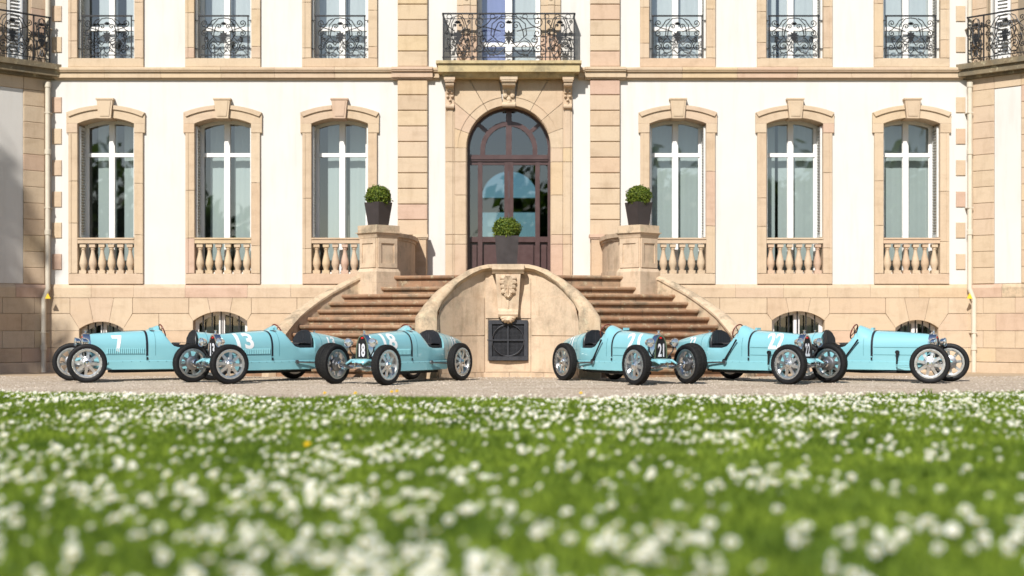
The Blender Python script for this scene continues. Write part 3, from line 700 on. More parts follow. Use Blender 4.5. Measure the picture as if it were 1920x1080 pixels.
    for zz in (4.72, 2.95, 6.3, .62): cl.box(*sorted((px + s * (.0 if zz > 1.6 else .055) - .053, px + s * (.0 if zz > 1.6 else .055) + .053)), -.19 if zz > 1.6 else -.25, -.0, zz, zz + .014)
    cl.build('pipe_clip', M['pipe'], dpo)
    MB().prism([(px - s * .05 - .05, 1.26), (px - s * .05 + .05, 1.26), (px - s * .05 + .0, 1.36)], -.30, -.26).build('warning_sign', M['yellow'], dpo)

# --- eaves and roof, above the picture
MB().box(-9.2, 9.2, -.35, 11, 9.2, 9.45).prism_x([(-.45, 9.452), (11.1, 9.452), (8.5, 12.2), (2, 12.2)], -9.3, 9.3).build('roof', M['slate'], ch)
MB().box(-XW, -1.7, HY + .001, HY + .2, -.3, 9.2).box(1.7, XW, HY + .001, HY + .2, -.3, 9.2).box(-1.7, 1.7, HY + .001, HY + .2, 5.36, 9.2).box(-XW - .3, -XW, .3, HY, -.3, 9.2).box(XW, XW + .3, .3, HY, -.3, 9.2).build('rear_wall', M['plaster'], ch)

# ------------------------------------------------------------------ entrance staircase (same local frame)
st = thing('entrance_staircase', 'double flight of worn red stone steps with curved side ramps before the door', 'staircase', (AX, YF, 0))
NS = 12; YT, YBm = -2.5, -5.9; TR = (YT - YBm) / NS
ends = {12: 2.21, 11: 2.52, 10: 2.71, 9: 2.90, 8: 3.05, 7: 3.18, 6: 3.29, 5: 3.36, 4: 3.42, 3: 3.47, 2: 3.95, 1: 3.98}
def sag(x): return .20 * max(0, abs(x) - .4) ** 1.5      # the flights are arcs about the door
for i_ in ends: ends[i_] *= 1 + sag(ends[i_]) / 23.0
def zst(i): return 1.62 if i == 12 else .1294 * i
def yst(i): return YBm + TR * (i - 1) + .15
for i in range(1, NS + 1):
    y, z0, z1 = yst(i), zst(i - 1), zst(i)
    if i == 1: z0 = -.1
    pr = [(y, z0 - .02), (y, z1 - .066), (y - .020, z1 - .060), (y - .050, z1 - .054), (y - .062, z1 - .036), (y - .062, z1 - .020), (y - .050, z1 - .005), (y - .022, z1), (y + TR + .06, z1), (y + TR + .06, z0 - .02)]
    for s in (-1, 1):
        xo = min(ends[i] + .08, 2.30 if i == 11 else 2.20 if i == 12 else 9) ; a, b = sorted((s * {1: 1.16, 2: 1.02, 3: .86, 4: .62}.get(i, .40), s * xo)); n = 2 if i % 2 else 3
        cuts = [a + (b - a) * k / n + (jit(.15) if 0 < k < n else 0) for k in range(n + 1)]
        for p, q in zip(cuts, cuts[1:]):
            p += .002; q -= .002
            MB().loft([[(x, y_ + sag(x), z_) for y_, z_ in pr] for x in [p + (q - p) * k / 4 for k in range(5)]]).build('step', M['step'], st, smooth=35)
MB().box(-2.3, 2.3, YT + .95, -.001, -.2, 1.60).box(-.41, .41, -4.72, YT + .36, -.2, 1.60).build('landing', M['step'], st)
# outer ramps
for s in (-1, 1):
    P = []
    for i in range(2, 13): P.append((ends[i] if i > 2 else 3.53, yst(i), zst(min(i, 11.5)) + .15 if i < 12 else 1.75))
    P.insert(0, (3.60, yst(1) - .02, .28)); P.insert(0, (3.70, yst(1) - .16, .16)); P[-1] = (2.32, yst(12) - .05, 1.62); P = [(x, y + sag(x), z) for x, y, z in P] + [(2.46, -2.16, 1.72)]
    rings, rc = [], []
    for k, (x, y, z) in enumerate(P):
        a = P[max(0, k - 1)]; b = P[min(len(P) - 1, k + 1)]; t = Vector((b[0] - a[0], b[1] - a[1], 0)).normalized(); nx, ny = t.y, -t.x      # outward normal (+x side)
        if nx < 0: nx, ny = -nx, -ny
        W_ = .20
        rings.append([(s * x, y, -.2), (s * x, y, z - .03), (s * (x + nx * W_), y + ny * W_, z - .03), (s * (x + nx * W_), y + ny * W_, -.2)])
        o = .025; q = [(-o, -.032), (-o, .005), (.04, .035), (W_ * .5, .045), (W_ - .04, .035), (W_ + o, .005), (W_ + o, -.032)]
        rc.append([(s * (x + nx * d), y + ny * d, z + e_) for d, e_ in q])
    rp = MB().loft(rings).build('ramp_wall', M['stone_old'], st); MB().loft(rc).build('coping', M['stone_old'], rp, smooth=50)
# central bastion with curved coping
O = [(-1.35, 20.80, -.1), (-1.35, 20.80, .45), (-1.35, 20.80, .737), (-1.34, 20.82, .89), (-1.216, 20.9, 1.073), (-1.046, 21.1, 1.273), (-.818, 21.3, 1.453), (-.584, 21.5, 1.604), (-.42, 21.6, 1.665), (-.306, 21.7, 1.695), (0, 21.74, 1.70)]
I = [(-1.04, 20.82, -.1), (-1.04, 20.84, .45), (-1.04, 20.85, .698), (-1.036, 20.9, .971), (-.962, 21.0, 1.114), (-.813, 21.2, 1.291), (-.70, 21.36, 1.40), (-.50, 21.58, 1.53), (-.387, 21.68, 1.587), (-.28, 21.72, 1.60), (0, 21.74, 1.60)]
O = O + [(-x, y, z) for x, y, z in O[-2::-1]]; I = I + [(-x, y, z) for x, y, z in I[-2::-1]]
rings = []
for (ox, oy, oz), (ix, iy, iz) in zip(O, I):
    oy -= YF; iy -= YF; mx, my, mz = (ox + ix) / 2, (oy + iy) / 2, (oz + iz) / 2
    t = min(1, max(0, (oz - .6) / .5)); nx_ = math.copysign(.035, ox) if ox else 0
    rings.append([(ix, iy + .30, iz - .0), (ix, iy + .03, iz), (ix, iy - .02, iz + .02 * t), ((mx * .6 + ix * .4), my - .055, mz + .0), ((mx * .7 + ox * .3), my - .045, mz + .03 * t), (ox, oy - .0, oz + .01 * t), (ox + nx_ * .5, oy + .06, oz + .01 * t), (ox, oy + .32, oz)])
cp = MB().loft(rings)
cw = MB()
xs = [-1.06 + 2.12 * k / 28 for k in range(29)]
half = [p for p in I[2:11]]
def wy(x):                                            # plan curve of the concave wall
    x = abs(x); pts = [(-p[0], p[1]) for p in half][::-1]
    return float(np.interp(x, [p[0] for p in pts], [p[1] for p in pts])) - YF + .05
def wz(x):
    x = abs(x); pts = [(-p[0], p[2]) for p in half][::-1]
    return float(np.interp(x, [p[0] for p in pts], [p[1] for p in pts])) + .03
cw.loft([[(x, wy(x), -.2), (x, wy(x), max(.3, wz(x))), (x, wy(x) + .25, max(.3, wz(x))), (x, wy(x) + .25, -.2)] for x in xs])
cwo = cw.build('bastion_wall', M['stone_wall'], st, smooth=40); cp.build('coping', M['stone_old'], cwo, smooth=50)
# recessed joints between the big wall slabs are modelled as slabs standing proud
for x0, x1, z0, z1 in ((-1.0, -.36, .62, 1.2), (-1.02, -.36, .06, .61), (.36, 1.0, .62, 1.2), (.36, 1.02, .06, .61), (-.345, .345, .88, 1.5), (-.345, -.31, .06, .87), (.31, .345, .06, .87), (-.31, .31, .06, .225)):
    n = 6; r_ = []
    for k in range(n + 1):
        x = x0 + (x1 - x0) * k / n; zt_ = min(z1, wz(x) - .10); r_.append([(x, wy(x) - .018, z0 + .003), (x, wy(x) - .018, max(z0 + .02, zt_)), (x, wy(x) + .01, max(z0 + .02, zt_)), (x, wy(x) + .01, z0 + .003)])
    MB().loft(r_).build('wall_slab', M['stone_wall'], cwo)
x = -1.02
while x < 1.0:
    r_ = []; x1 = min(1.03, x + .52)
    for k in range(5):
        xx = x + .003 + (x1 - x - .006) * k / 4; r_.append([(xx, wy(xx) - .04, -.15), (xx, wy(xx) - .04, .055), (xx, wy(xx) + .01, .057), (xx, wy(xx) + .01, -.15)])
    MB().loft(r_).build('base_slab', M['stone_wall'], cwo); x = x1
# console with acanthus leaf
YC = 21.74 - YF
c = MB(); c.prism_x([(YC, 1.70), (YC - .24, 1.70), (YC - .24, 1.62), (YC - .20, 1.585), (YC - .18, 1.56), (YC, 1.56)], -.245, .245)
side = [(YC, .89), (YC - .10, .90), (YC - .125, .94), (YC - .12, .99), (YC - .085, 1.03), (YC - .085, 1.15), (YC - .11, 1.30), (YC - .15, 1.42), (YC - .17, 1.50), (YC - .17, 1.558), (YC, 1.558)]
for a, b in ((-1, 1),):
    n = len(side); vs = []
    for sx in (-1, 1):
        for (y, z) in side: vs.append((sx * (.148 + .042 * (z - .89) / .67), y, z))
    c.add(vs, [list(range(n - 1, -1, -1)), list(range(n, 2 * n))] + [(i, (i + 1) % n, n + (i + 1) % n, n + i) for i in range(n)])
co = c.build('console', M['stone_wall'], cwo, smooth=35)
lf = MB()
def lobe(x, z, y, rx, rz, ry, ang=0):
    rr = []
    for k in range(5):
        f = k / 4; q = math.cos(f * PI / 2); rr.append([(x + rx * q * math.cos(a) * math.cos(ang) - rz * q * math.sin(a) * math.sin(ang), y - ry * math.sin(f * PI / 2), z + rx * q * math.cos(a) * math.sin(ang) + rz * q * math.sin(a) * math.cos(ang)) for a in [2 * PI * j / 10 for j in range(10)]])
    lf.loft(rr, True, (False, True))
def cy_(z): return YC - float(np.interp(z, [1.03, 1.15, 1.30, 1.42, 1.50, 1.56], [.085, .085, .11, .15, .17, .17]))
half_ = [(0, 1.545), (.035, 1.535), (.065, 1.545), (.095, 1.525), (.125, 1.50), (.118, 1.475), (.098, 1.465), (.122, 1.45), (.130, 1.42), (.112, 1.40), (.092, 1.40), (.112, 1.375), (.115, 1.345), (.096, 1.33), (.078, 1.335), (.105, 1.305), (.108, 1.27), (.085, 1.255), (.055, 1.27), (.060, 1.235), (.040, 1.205), (0, 1.185)]
for sx in (-1, 1):
    for (xa, za), (xb, zb) in zip(half_, half_[1:]):
        ra, rb_ = za * .55 + 1.36 * .45, zb * .55 + 1.36 * .45
        pts = [(0, cy_(ra) - .030, ra), (sx * xa * .55, cy_(za) - .060, za * .8 + ra * .2), (sx * xb * .55, cy_(zb) - .060, zb * .8 + rb_ * .2), (0, cy_(rb_) - .030, rb_), (sx * xa, cy_(za) - .035, za), (sx * xb, cy_(zb) - .035, zb), (sx * xa, cy_(za) + .01, za), (sx * xb, cy_(zb) + .01, zb)]
        lf.add(pts, [(0, 1, 2, 3), (1, 4, 5, 2), (4, 6, 7, 5)])
lobe(0, 1.37, cy_(1.36) + .004, .014, .17, .055); lobe(0, 1.08, cy_(1.08) + .003, .018, .10, .022)
lf.build('acanthus_leaf', M['stone_wall'], co, smooth=25)
sh = MB()
for k in range(7):
    a = R(180 + 180 * (k + .5) / 7); sh.tube([(0, YC - .11, .905), (.06 * math.cos(a), YC - .135, .905 + .05 * math.sin(a)), (.10 * math.cos(a), YC - .10, .905 + .085 * math.sin(a)), (.105 * math.cos(a), YC - .02, .905 + .09 * math.sin(a))], [.012, .02, .024, .015], 6)
sh.build('shell', M['stone_wall'], co, smooth=60)
# iron vent grille
v = MB(); a, z0, z1, yv = .30, .24, .855, YC - .0
v.box(-a, a, yv - .045, yv + .06, z1 - .06, z1); v.box(-a, a, yv - .045, yv + .06, z0, z0 + .06); v.box(-a, -a + .055, yv - .044, yv + .06, z0 + .061, z1 - .061); v.box(a - .055, a, yv - .044, yv + .06, z0 + .061, z1 - .061)
v.box(-a - .02, a - .05, yv - .056, yv - .040, .543, .558); v.box(-.008, .008, yv - .052, yv - .036, z0 + .05, z1 - .05)
v.tube([(.24 * math.cos(t * PI / 20), yv - .046, .548 + .24 * math.sin(t * PI / 20)) for t in range(41)], .007, 5)
vo = v.build('vent_grille', M['grille_steel'], cwo)
MB().box(-a + .05, a - .05, yv + .0, yv + .055, z0 + .05, z1 - .05).build('vent_back', M['mesh_dark'], vo)
g_ = MB()
for k in range(26): q = -.245 + .49 * k / 25; g_.box(q - .003, q + .003, yv - .02, yv - .014, z0 + .055, z1 - .055); zz = z0 + .06 + (z1 - z0 - .12) * k / 25; g_.box(-.25, .25, yv - .0135, yv - .008, zz - .003, zz + .003)
g_.build('vent_mesh', M['grille_steel'], vo)
# pedestals set cornerwise, curved parapets and end posts
def sq(h, x, y): return [(x, y - h), (x + h, y), (x, y + h), (x - h, y)]
for s in (-1, 1):
    cx, cy = s * 2.235, 24.5 - YF
    pd = MB(); pd.prism_z(sq(.375, cx, cy), 1.50, 1.68); pd.prism_z(sq(.375, cx, cy), 1.681, 1.75, sq(.325, cx, cy)); pd.prism_z(sq(.325, cx, cy), 1.751, 2.26); pd.prism_z(sq(.335, cx, cy), 2.261, 2.30, sq(.35, cx, cy)); pd.prism_z(sq(.35, cx, cy), 2.301, 2.345, sq(.375, cx, cy))
    pd.prism_z(sq(.375, cx, cy), -.2, 1.499)
    po = pd.build('pedestal', M['stone_wall'], st); MB().prism_z(sq(.36, cx, cy), 2.36, 2.48).prism_z(sq(.40, cx, cy), 2.346, 2.361).build('pedestal_cap', M['stone_old'], po)
    for fx in (-1, 1):      # raised frames leave sunk panels on the two visible faces
        dx, dy = fx * .7071, -.7071; tx, ty = .7071 * fx, .7071
        for u0, u1, z0, z1 in ((.02, .44, 2.17, 2.255), (.02, .44, 1.755, 1.83), (.02, .085, 1.831, 2.169), (.375, .44, 1.831, 2.169)):
            pts = []
            for u in (u0, u1):
                bx, by = cx + tx * u, cy - .325 + ty * u; pts.append((bx, by))
            MB().prism_z([pts[0], pts[1], (pts[1][0] + dx * .018, pts[1][1] + dy * .018), (pts[0][0] + dx * .018, pts[0][1] + dy * .018)], z0, z1).build('panel_frame', M['stone_wall'], po)
    path = [(2.05, -2.05), (1.95, -1.8), (1.88, -1.5), (1.84, -1.1), (1.83, -.7), (1.84, -.36)]; path = [(s * x, y) for x, y in path]
    def sweep(wd, z0, z1, off=0):
        r_ = []
        for k, (x, y) in enumerate(path):
            a = path[max(0, k - 1)]; b = path[min(5, k + 1)]; t = Vector((b[0] - a[0], b[1] - a[1])).normalized(); nx, ny = t.y * wd, -t.x * wd; r_.append([(x - nx, y - ny, z0), (x + nx, y + ny, z0), (x + nx, y + ny, z1), (x - nx, y - ny, z1)])
        return r_
    pp = MB().loft(sweep(.11, 1.72, 2.24)).loft(sweep(.135, 1.55, 1.719)).build('parapet', M['stone_wall'], st, smooth=40)
    MB().loft(sweep(.13, 2.241, 2.29)).loft(sweep(.165, 2.291, 2.36)).build('parapet_cap', M['stone_wall'], pp, smooth=40)
    x0, x1 = sorted((s * 1.53, s * 1.74)); e_ = MB().stone(x0, x1, 1.56, 2.36, -.33, -.09, .006).build('end_post', M['stone'], st)
    MB().box(x0 - .015, x1 + .015, -.345, -.09, 2.361, 2.39).box(x0 - .035, x1 + .035, -.365, -.09, 2.391, 2.45).build('end_post_cap', M['stone'], e_)

# ------------------------------------------------------------------ planters
def leaf_ball(n, r, size, seed, squash=(1, 1, .9)):
    rr = np.random.default_rng(seed); mb = MB()
    for k in range(n):
        d = rr.normal(size=3); d /= np.linalg.norm(d); q = r * (1 - .28 * rr.random() ** 2) * (1 + .05 * math.sin(7 * d[0] + 5 * d[2]) + .04 * math.sin(9 * d[1] - 6 * d[2]) + .045 * rr.normal() + (.14 * rr.random() if rr.random() < .03 else 0))
        c = Vector((d[0] * q * squash[0], d[1] * q * squash[1], d[2] * q * squash[2])); nn = (Vector(d) + Vector(rr.normal(size=3)) * .6).normalized(); t = nn.orthogonal().normalized(); t.rotate(Matrix.Rotation(rr.random() * 6.28, 3, nn)); b = nn.cross(t)
        L = size * (.7 + .6 * rr.random()); mb.add([c - t * L, c + b * L * .45 + nn * L * .1, c + t * L, c - b * L * .45 + nn * L * .1], [(0, 1, 2, 3)])
    return mb
def pot_mesh(hb, ht, H):
    p = MB(); s0, s1 = sq(hb, 0, 0), sq(ht, 0, 0); i1 = sq(ht - .03, 0, 0); i0 = sq(ht - .04, 0, 0)
    p.loft([[(x, y, 0) for x, y in s0], [(x, y, H) for x, y in s1], [(x, y, H) for x, y in i1], [(x, y, H - .05) for x, y in i0]], True, (True, True)); return p
BALL = leaf_ball(4400, .212, .020, 3).mesh('shrub', M['box'], recalc=False)
core = MB().lathe([(.001, -.16), (.12, -.12), (.175, 0), (.12, .12), (.001, .16)], seg=14)
def planter(x, y, z, rz, label, hb=.175, ht=.242, H=.40):
    t = thing('planter', label, 'planter', (x, y, z), rz, 'clipped boxwood in dark planters')
    po = pot_mesh(hb, ht, H).build('pot', M['planter'], t); MB().prism_z(sq(ht - .045, 0, 0), H - .06, H - .045).build('soil', M['soil'], t)
    b = link('shrub', BALL, t, (0, 0, H + .10)); b.rotation_euler = (0, 0, random.random() * 6)
    core.build('shrub_core', M['box'], b)
    return t
planter(-2.235 + AX - .005, 24.5, 2.481, R(7), 'dark square planter with clipped boxwood ball on the left stair pedestal')
planter(2.235 + AX + .005, 24.5, 2.481, R(-10), 'dark square planter with clipped boxwood ball on the right stair pedestal')
planter(AX - .02, 22.5, 1.601, R(45), 'dark planter with clipped boxwood ball in front of the arched door', .21, .265, .58)

# ------------------------------------------------------------------ the cars (local: x forward, y left, origin on the ground at mid wheelbase)
WB, TK, RW = 1.756, .838, .265
TS = [.10, .20, .50, .88, 1.02, 1.10, 1.25, 1.45, 1.64, 1.70, 1.95, 2.20, 2.36, 2.44]
TW = [.112, .122, .160, .205, .218, .225, .236, .240, .238, .232, .188, .115, .058, .022]
TT = [.655, .662, .684, .704, .716, .722, .72, .70, .69, .683, .652, .606, .566, .535]
TB = [.20, .175, .16, .155, .155, .155, .155, .155, .158, .162, .19, .26, .34, .41]
def tb(T, s): return float(np.interp(s, TS, T))
def sec(s, n=15):                                     # half section from top centre down to bottom centre: (y, z)
    w, t, b = tb(TW, s), tb(TT, s), tb(TB, s); zm = min(.46, b + .62 * (t - b)); pts = []
    for k in range(n):
        a = PI / 2 * (1 - k / (n - 1)); ex = 2 / 2.35
        pts.append((w * abs(math.cos(a)) ** ex, zm + (t - zm) * abs(math.sin(a)) ** ex))
    lo = [(w, zm - .35 * (zm - b)), (w * .985, b + .14 * (zm - b)), (w * .95, b + .05 * (zm - b)), (w * .86, b), (0, b)]
    return pts + lo
def cutz(s): return float(np.interp(s, [1.10, 1.13, 1.17, 1.21, 1.26, 1.34, 1.60, 1.66], [.73, .68, .60, .535, .485, .462, .46, .47]))
def ring(s, cut=False, grow=0):
    h = sec(s); out = []
    for y, z in h:
        if cut: z = min(z, cutz(s))
        out.append((y + (grow if y > 0 else 0), z))
    X = WB / 2 - s; L = [(X, y, z) for y, z in h and out]; Rr = [(X, -y, z) for y, z in out[1:-1]][::-1]; return L + Rr
def xs_(s): return WB / 2 - s
def arc_pos(s, v, side, off=.0035):                    # a point v metres up the flank from z=.36, on the skin
    h = [p for p in sec(s, 40) if p[1] > .30][::-1]; h = sorted(h, key=lambda p: (p[1], -p[0])); acc = 0; prev = (tb(TW, s), .36); nx, nz = 1, 0
    pts = [prev] + [p for p in h if p[1] > .362]
    for p, q in zip(pts, pts[1:]):
        d = math.hypot(q[0] - p[0], q[1] - p[1])
        if acc + d >= v and d > 0:
            f = (v - acc) / d; y, z = p[0] + (q[0] - p[0]) * f, p[1] + (q[1] - p[1]) * f; nx, nz = (q[1] - p[1]) / d, -(q[0] - p[0]) / d; return (xs_(s), side * (y + nx * off), z + nz * off)
        acc += d
    y, z = pts[-1]; return (xs_(s), side * y, z + off)
def text_mesh(txt, bold=.03):
    cu = bpy.data.curves.new('t', 'FONT'); cu.body = txt; cu.size = 1; cu.offset = bold; cu.resolution_u = 4; cu.align_x = 'CENTER'
    ob = bpy.data.objects.new('t', cu); me = bpy.data.meshes.new_from_object(ob); bm = bmesh.new(); bm.from_mesh(me)
    bmesh.ops.triangulate(bm, faces=bm.faces); 
    for k in range(8):                                # slice so that it can follow the curve
        for ax in (0, 1):
            lo = min(v.co[ax] for v in bm.verts); hi = max(v.co[ax] for v in bm.verts); co = [0, 0, 0]; co[ax] = lo + (hi - lo) * (k + .5) / 8; no = [0, 0, 0]; no[ax] = 1
            bmesh.ops.bisect_plane(bm, geom=bm.verts[:] + bm.edges[:] + bm.faces[:], plane_co=co, plane_no=no)
    vs = [tuple(v.co) for v in bm.verts]; bm.verts.index_update(); fs = [[v.index for v in f.verts] for f in bm.faces]; bm.free()
    bpy.data.objects.remove(ob); bpy.data.curves.remove(cu); bpy.data.meshes.remove(me)
    a = np.array(vs); a[:, :2] -= a[:, :2].min(0); hh = a[:, 1].max(); a /= hh; return a, fs
NUMC = {}
def number(parent, txt, side, s_mid, v0, hgt, wid, slant=0):
    if txt not in NUMC: NUMC[txt] = text_mesh(txt)
    a, fs = NUMC[txt]; wmax = a[:, 0].max(); mb = MB(); vs = []
    for x, y, _ in a:
        u = (x / wmax - .5) * wid + slant * (y - .5); s = s_mid + (u if side > 0 else -u); vs.append(arc_pos(s, v0 + y * hgt, side))
    mb.add(vs, fs); return mb.build('race_number', M['num'], parent, smooth=60)
# shared wheel meshes
def wheel_mesh():
    m = MB(); r = RW
    m.lathe([(.165, -.042), (.185, -.046), (.202, -.044), (.202, -.030), (.185, -.026), (.178, 0), (.185, .026), (.202, .030), (.202, .044), (.185, .046), (.165, .042), (.160, .02), (.160, -.02), (.165, -.042)], (0, 0, 0), 'y', 40)
    for k in range(8):                                 # flat broad spokes, wider at the hub
        a = 2 * PI * k / 8; ca, sa = math.cos(a), math.sin(a)
        for z_, (r0, r1, w0, w1) in ((0, (.03, .168, .021, .0185)),):
            P = lambda rr, ww, y: (ca * rr - sa * ww, y, sa * rr + ca * ww)
            vs = [P(r0, -w0, .030), P(r1, -w1, .018), P(r1, w1, .018), P(r0, w0, .030), P(r0, -w0, .012), P(r1, -w1, .004), P(r1, w1, .004), P(r0, w0, .012)]
            m.add(vs, [(0, 1, 2, 3), (7, 6, 5, 4), (0, 4, 5, 1), (1, 5, 6, 2), (2, 6, 7, 3), (3, 7, 4, 0)])
    m.lathe([(.001, .036), (.05, .034), (.062, .028), (.065, .010), (.001, .008)], (0, 0, 0), 'y', 24)
    for k in range(24):
        a = 2 * PI * (k + .5) / 24; m.lathe([(.001, .052), (.0045, .050), (.005, .044)], (.194 * math.cos(a), 0, .194 * math.sin(a)), 'y', 6)
    return m.mesh('wheel', M['alu'], 40)
def tyre_mesh():
    m = MB(); c = 46
    m.cur = 0; m.lathe([(.198, -.044), (.215, -.054), (.236, -.056), (.252, -.049)], (0, 0, 0), 'y', c); m.lathe([(.252, .049), (.236, .056), (.215, .054), (.198, .044)], (0, 0, 0), 'y', c)
    m.cur = 1; m.lathe([(.252, -.049), (.261, -.036), (.265, -.015), (.265, .015), (.261, .036), (.252, .049)], (0, 0, 0), 'y', c)
    for k in range(c * 2):                             # tread blocks
        a = 2 * PI * (k + .5) / (c * 2); ca, sa = math.cos(a), math.sin(a); off = .5 if k % 2 else -.5
        for yy in (-.030, -.010, .010, .030):
            y_ = yy + .004 * off; rr = .2655 if abs(yy) < .02 else .2625; da = .0052
            P = lambda r_, t_, y: ((r_) * math.cos(a + t_), y, (r_) * math.sin(a + t_))
            m.add([P(rr + .0015, -.024, y_ - .007), P(rr + .0015, .024, y_ - .007 + .003), P(rr + .0015, .024, y_ + .007 + .003), P(rr + .0015, -.024, y_ + .007)], [(0, 1, 2, 3)])
    return m.mesh('tyre', [M['rubber'], M['tread']], 50)
def nut_mesh():
    m = MB(); m.lathe([(.042, .030), (.042, .050), (.036, .056), (.001, .058)], (0, 0, 0), 'y', 8); m.lathe([(.018, .058), (.018, .070), (.001, .072)], (0, 0, 0), 'y', 12); return m.mesh('hub_nut', M['chrome'])
def drum_mesh():
    m = MB(); m.lathe([(.02, -.050), (.075, -.050), (.088, -.044), (.088, .000), (.08, .004), (.02, .006)], (0, 0, 0), 'y', 28)
    for k in range(4): m.lathe([(.088, -.040 + .011 * k), (.096, -.038 + .011 * k), (.088, -.035 + .011 * k)], (0, 0, 0), 'y', 28)
    return m.mesh('brake_drum', M['drum'], 40)
WH, TY, NU, DR = wheel_mesh(), tyre_mesh(), nut_mesh(), drum_mesh()

def make_car():
    t = link('race_car', None)
    # bonnet
    ss = [.13, .16, .20, .30, .40, .50, .60, .70, .80, .874]
    MB().loft([ring(s) for s in ss], True, (True, True)).build('bonnet', M['paint'], t, smooth=40)
    # body with cockpit cut out
    ss = [.880, .95, 1.02, 1.08, 1.10]; cs = [1.12, 1.14, 1.17, 1.20, 1.23, 1.26, 1.30, 1.35, 1.45, 1.55, 1.62]
    bd = MB(); bd.loft([ring(s) for s in ss] + [ring(s, True) for s in cs], True, (True, True)); 
    bo = bd.build('body', M['paint'], t, smooth=40)
    MB().loft([ring(s) for s in (1.625, 1.70, 1.80, 1.90, 2.0, 2.10, 2.20, 2.28, 2.36, 2.41, 2.44)], True, (True, True)).build('tail', M['paint'], t, smooth=40)
    # cockpit interior lining and dashboard
    MB().loft([[(xs_(s), y, cutz(s) + .004) for y in (-.19, -.1, 0, .1, .19)] for s in (1.24, 1.3, 1.4, 1.5, 1.62)], False).build('cockpit_lining', M['leather'], bo)
    # chassis rails with rivets, seams
    for s in (-1, 1):
        rl = MB(); sq_ = [.28, .5, .88, 1.2, 1.5, 1.70]
        rl.loft([[(xs_(q), s * (tb(TW, q) * .995 + .001), .285), (xs_(q), s * (tb(TW, q) * .995 + .009), .280), (xs_(q), s * (tb(TW, q) * .995 + .009), .165), (xs_(q), s * (tb(TW, q) * .9), .160)] for q in sq_], True).build('chassis_rail', M['paint'], t)
        rv = MB()
        for k in range(9): q = .55 + .12 * k; rv.lathe([(.001, .004), (.005, .003), (.006, 0)], (xs_(q), s * (tb(TW, q) * 1.0 + .010), .272), 'y', 6)
        tag(rv.build('rivets', M['seam'], t), kind='stuff')
        sm = MB()
        for z in (.372,) + ((.475,) if s < 0 else ()):
            sm.tube([(xs_(q), s * (tb(TW, q) + .0005), z) for q in (.22, .4, .6, .86)], .004, 4)
        tag(sm.build('hinge_seam', M['seam'], t), kind='stuff')
    # louvres on the left flank
    lv = MB()
    for k in range(19):
        q = .34 + .027 * k; y = tb(TW, q); lv.add([(xs_(q), y + .0005, .385), (xs_(q), y + .0005, .462), (xs_(q + .014), y + .014, .460), (xs_(q + .014), y + .014, .387), (xs_(q + .0145), y + .0005, .387), (xs_(q + .0145), y + .0005, .460)], [(0, 1, 2, 3), (3, 2, 5, 4)])
    tag(lv.build('louvre_panel', M['paint'], t), kind='stuff')
    # panel seams: piano hinge on the crown, scuttle joint, tail joint and tail flank
    sm = MB(); sm.tube([(xs_(q), 0, tb(TT, q) + .0015) for q in (.17, .4, .6, .86)], .0035, 4)
    for q in (1.0, 1.76):
        hs = [(y, z) for y, z in sec(q, 18) if z > .30]; fl = [(-y, z) for y, z in hs[::-1]] + hs[1:]; sm.tube([(xs_(q), y * 1.004, z + .0008) for y, z in fl], .0026, 4)
    for s in (-1, 1): sm.tube([(xs_(q), s * (tb(TW, q) + .0008), .43) for q in (1.70, 1.85, 2.0, 2.15)], .0026, 4)
    tag(sm.build('panel_seam', M['seam'], t), kind='stuff')
    # leather bonnet strap
    h = [(y, z) for y, z in sec(.885, 22) if z > .31]; p = [(y + .004, z + (.004 if z > .6 else 0)) for y, z in h]; full = [(-y, z) for y, z in p[::-1]] + p[1:]
    sp = MB()
    for (a, b) in zip(full, full[1:]): sp.add([(xs_(.868), a[0], a[1]), (xs_(.868), b[0], b[1]), (xs_(.900), b[0], b[1]), (xs_(.900), a[0], a[1])], [(0, 1, 2, 3)])
    for s in (-1, 1): sp.box(xs_(.895), xs_(.873), *sorted((s * (tb(TW, .885) + .004), s * (tb(TW, .885) + .012))), .30, .335)
    sp.build('bonnet_strap', M['strap'], t)
    # radiator: pear-shaped chrome shell, black core, badge and cap
    def outline(g): return [(-.085 - g, .345), (-.082 - g, .45), (-.070 - g, .545), (-.046 - g * .9, .608), (-.022 - g * .5, .630 + g * .8), (0, .637 + g), (.022 + g * .5, .630 + g * .8), (.046 + g * .9, .608), (.070 + g, .545), (.082 + g, .45), (.085 + g, .345)]
    X0, X1 = xs_(.035), xs_(.135); o, i_ = outline(.026), outline(0)
    r = MB(); n = len(o); r.loft([[(X1, y * 1.06, z) for y, z in outline(.030)], [(X0 - .012, y, z) for y, z in o], [(X0, y * .95, z - .004) for y, z in o], [(X0, y, z) for y, z in i_], [(X0 - .012, y, z) for y, z in i_]], False)
    r.box(X0 - .05, X0, -.085, .085, .330, .346)
    rd = r.build('radiator_shell', M['chrome'], t, smooth=40)
    MB().poly([(X0 - .008, y, z) for y, z in i_]).build('radiator_core', M['black'], rd)
    MB().lathe([(.001, .010), (.014, .008), (.019, 0)], (0, 0, 0), 'x', 16).build('badge', M['red'], rd, loc=(X0 - .004, 0, .612)).scale = (1, 1.25, .75)
    MB().lathe([(.020, 0), (.022, .014), (.012, .02), (.010, .04), (.020, .042), (.020, .052), (.001, .056)], (X0 - .05, 0, .660), 'z', 12).build('radiator_cap', M['chrome'], rd)
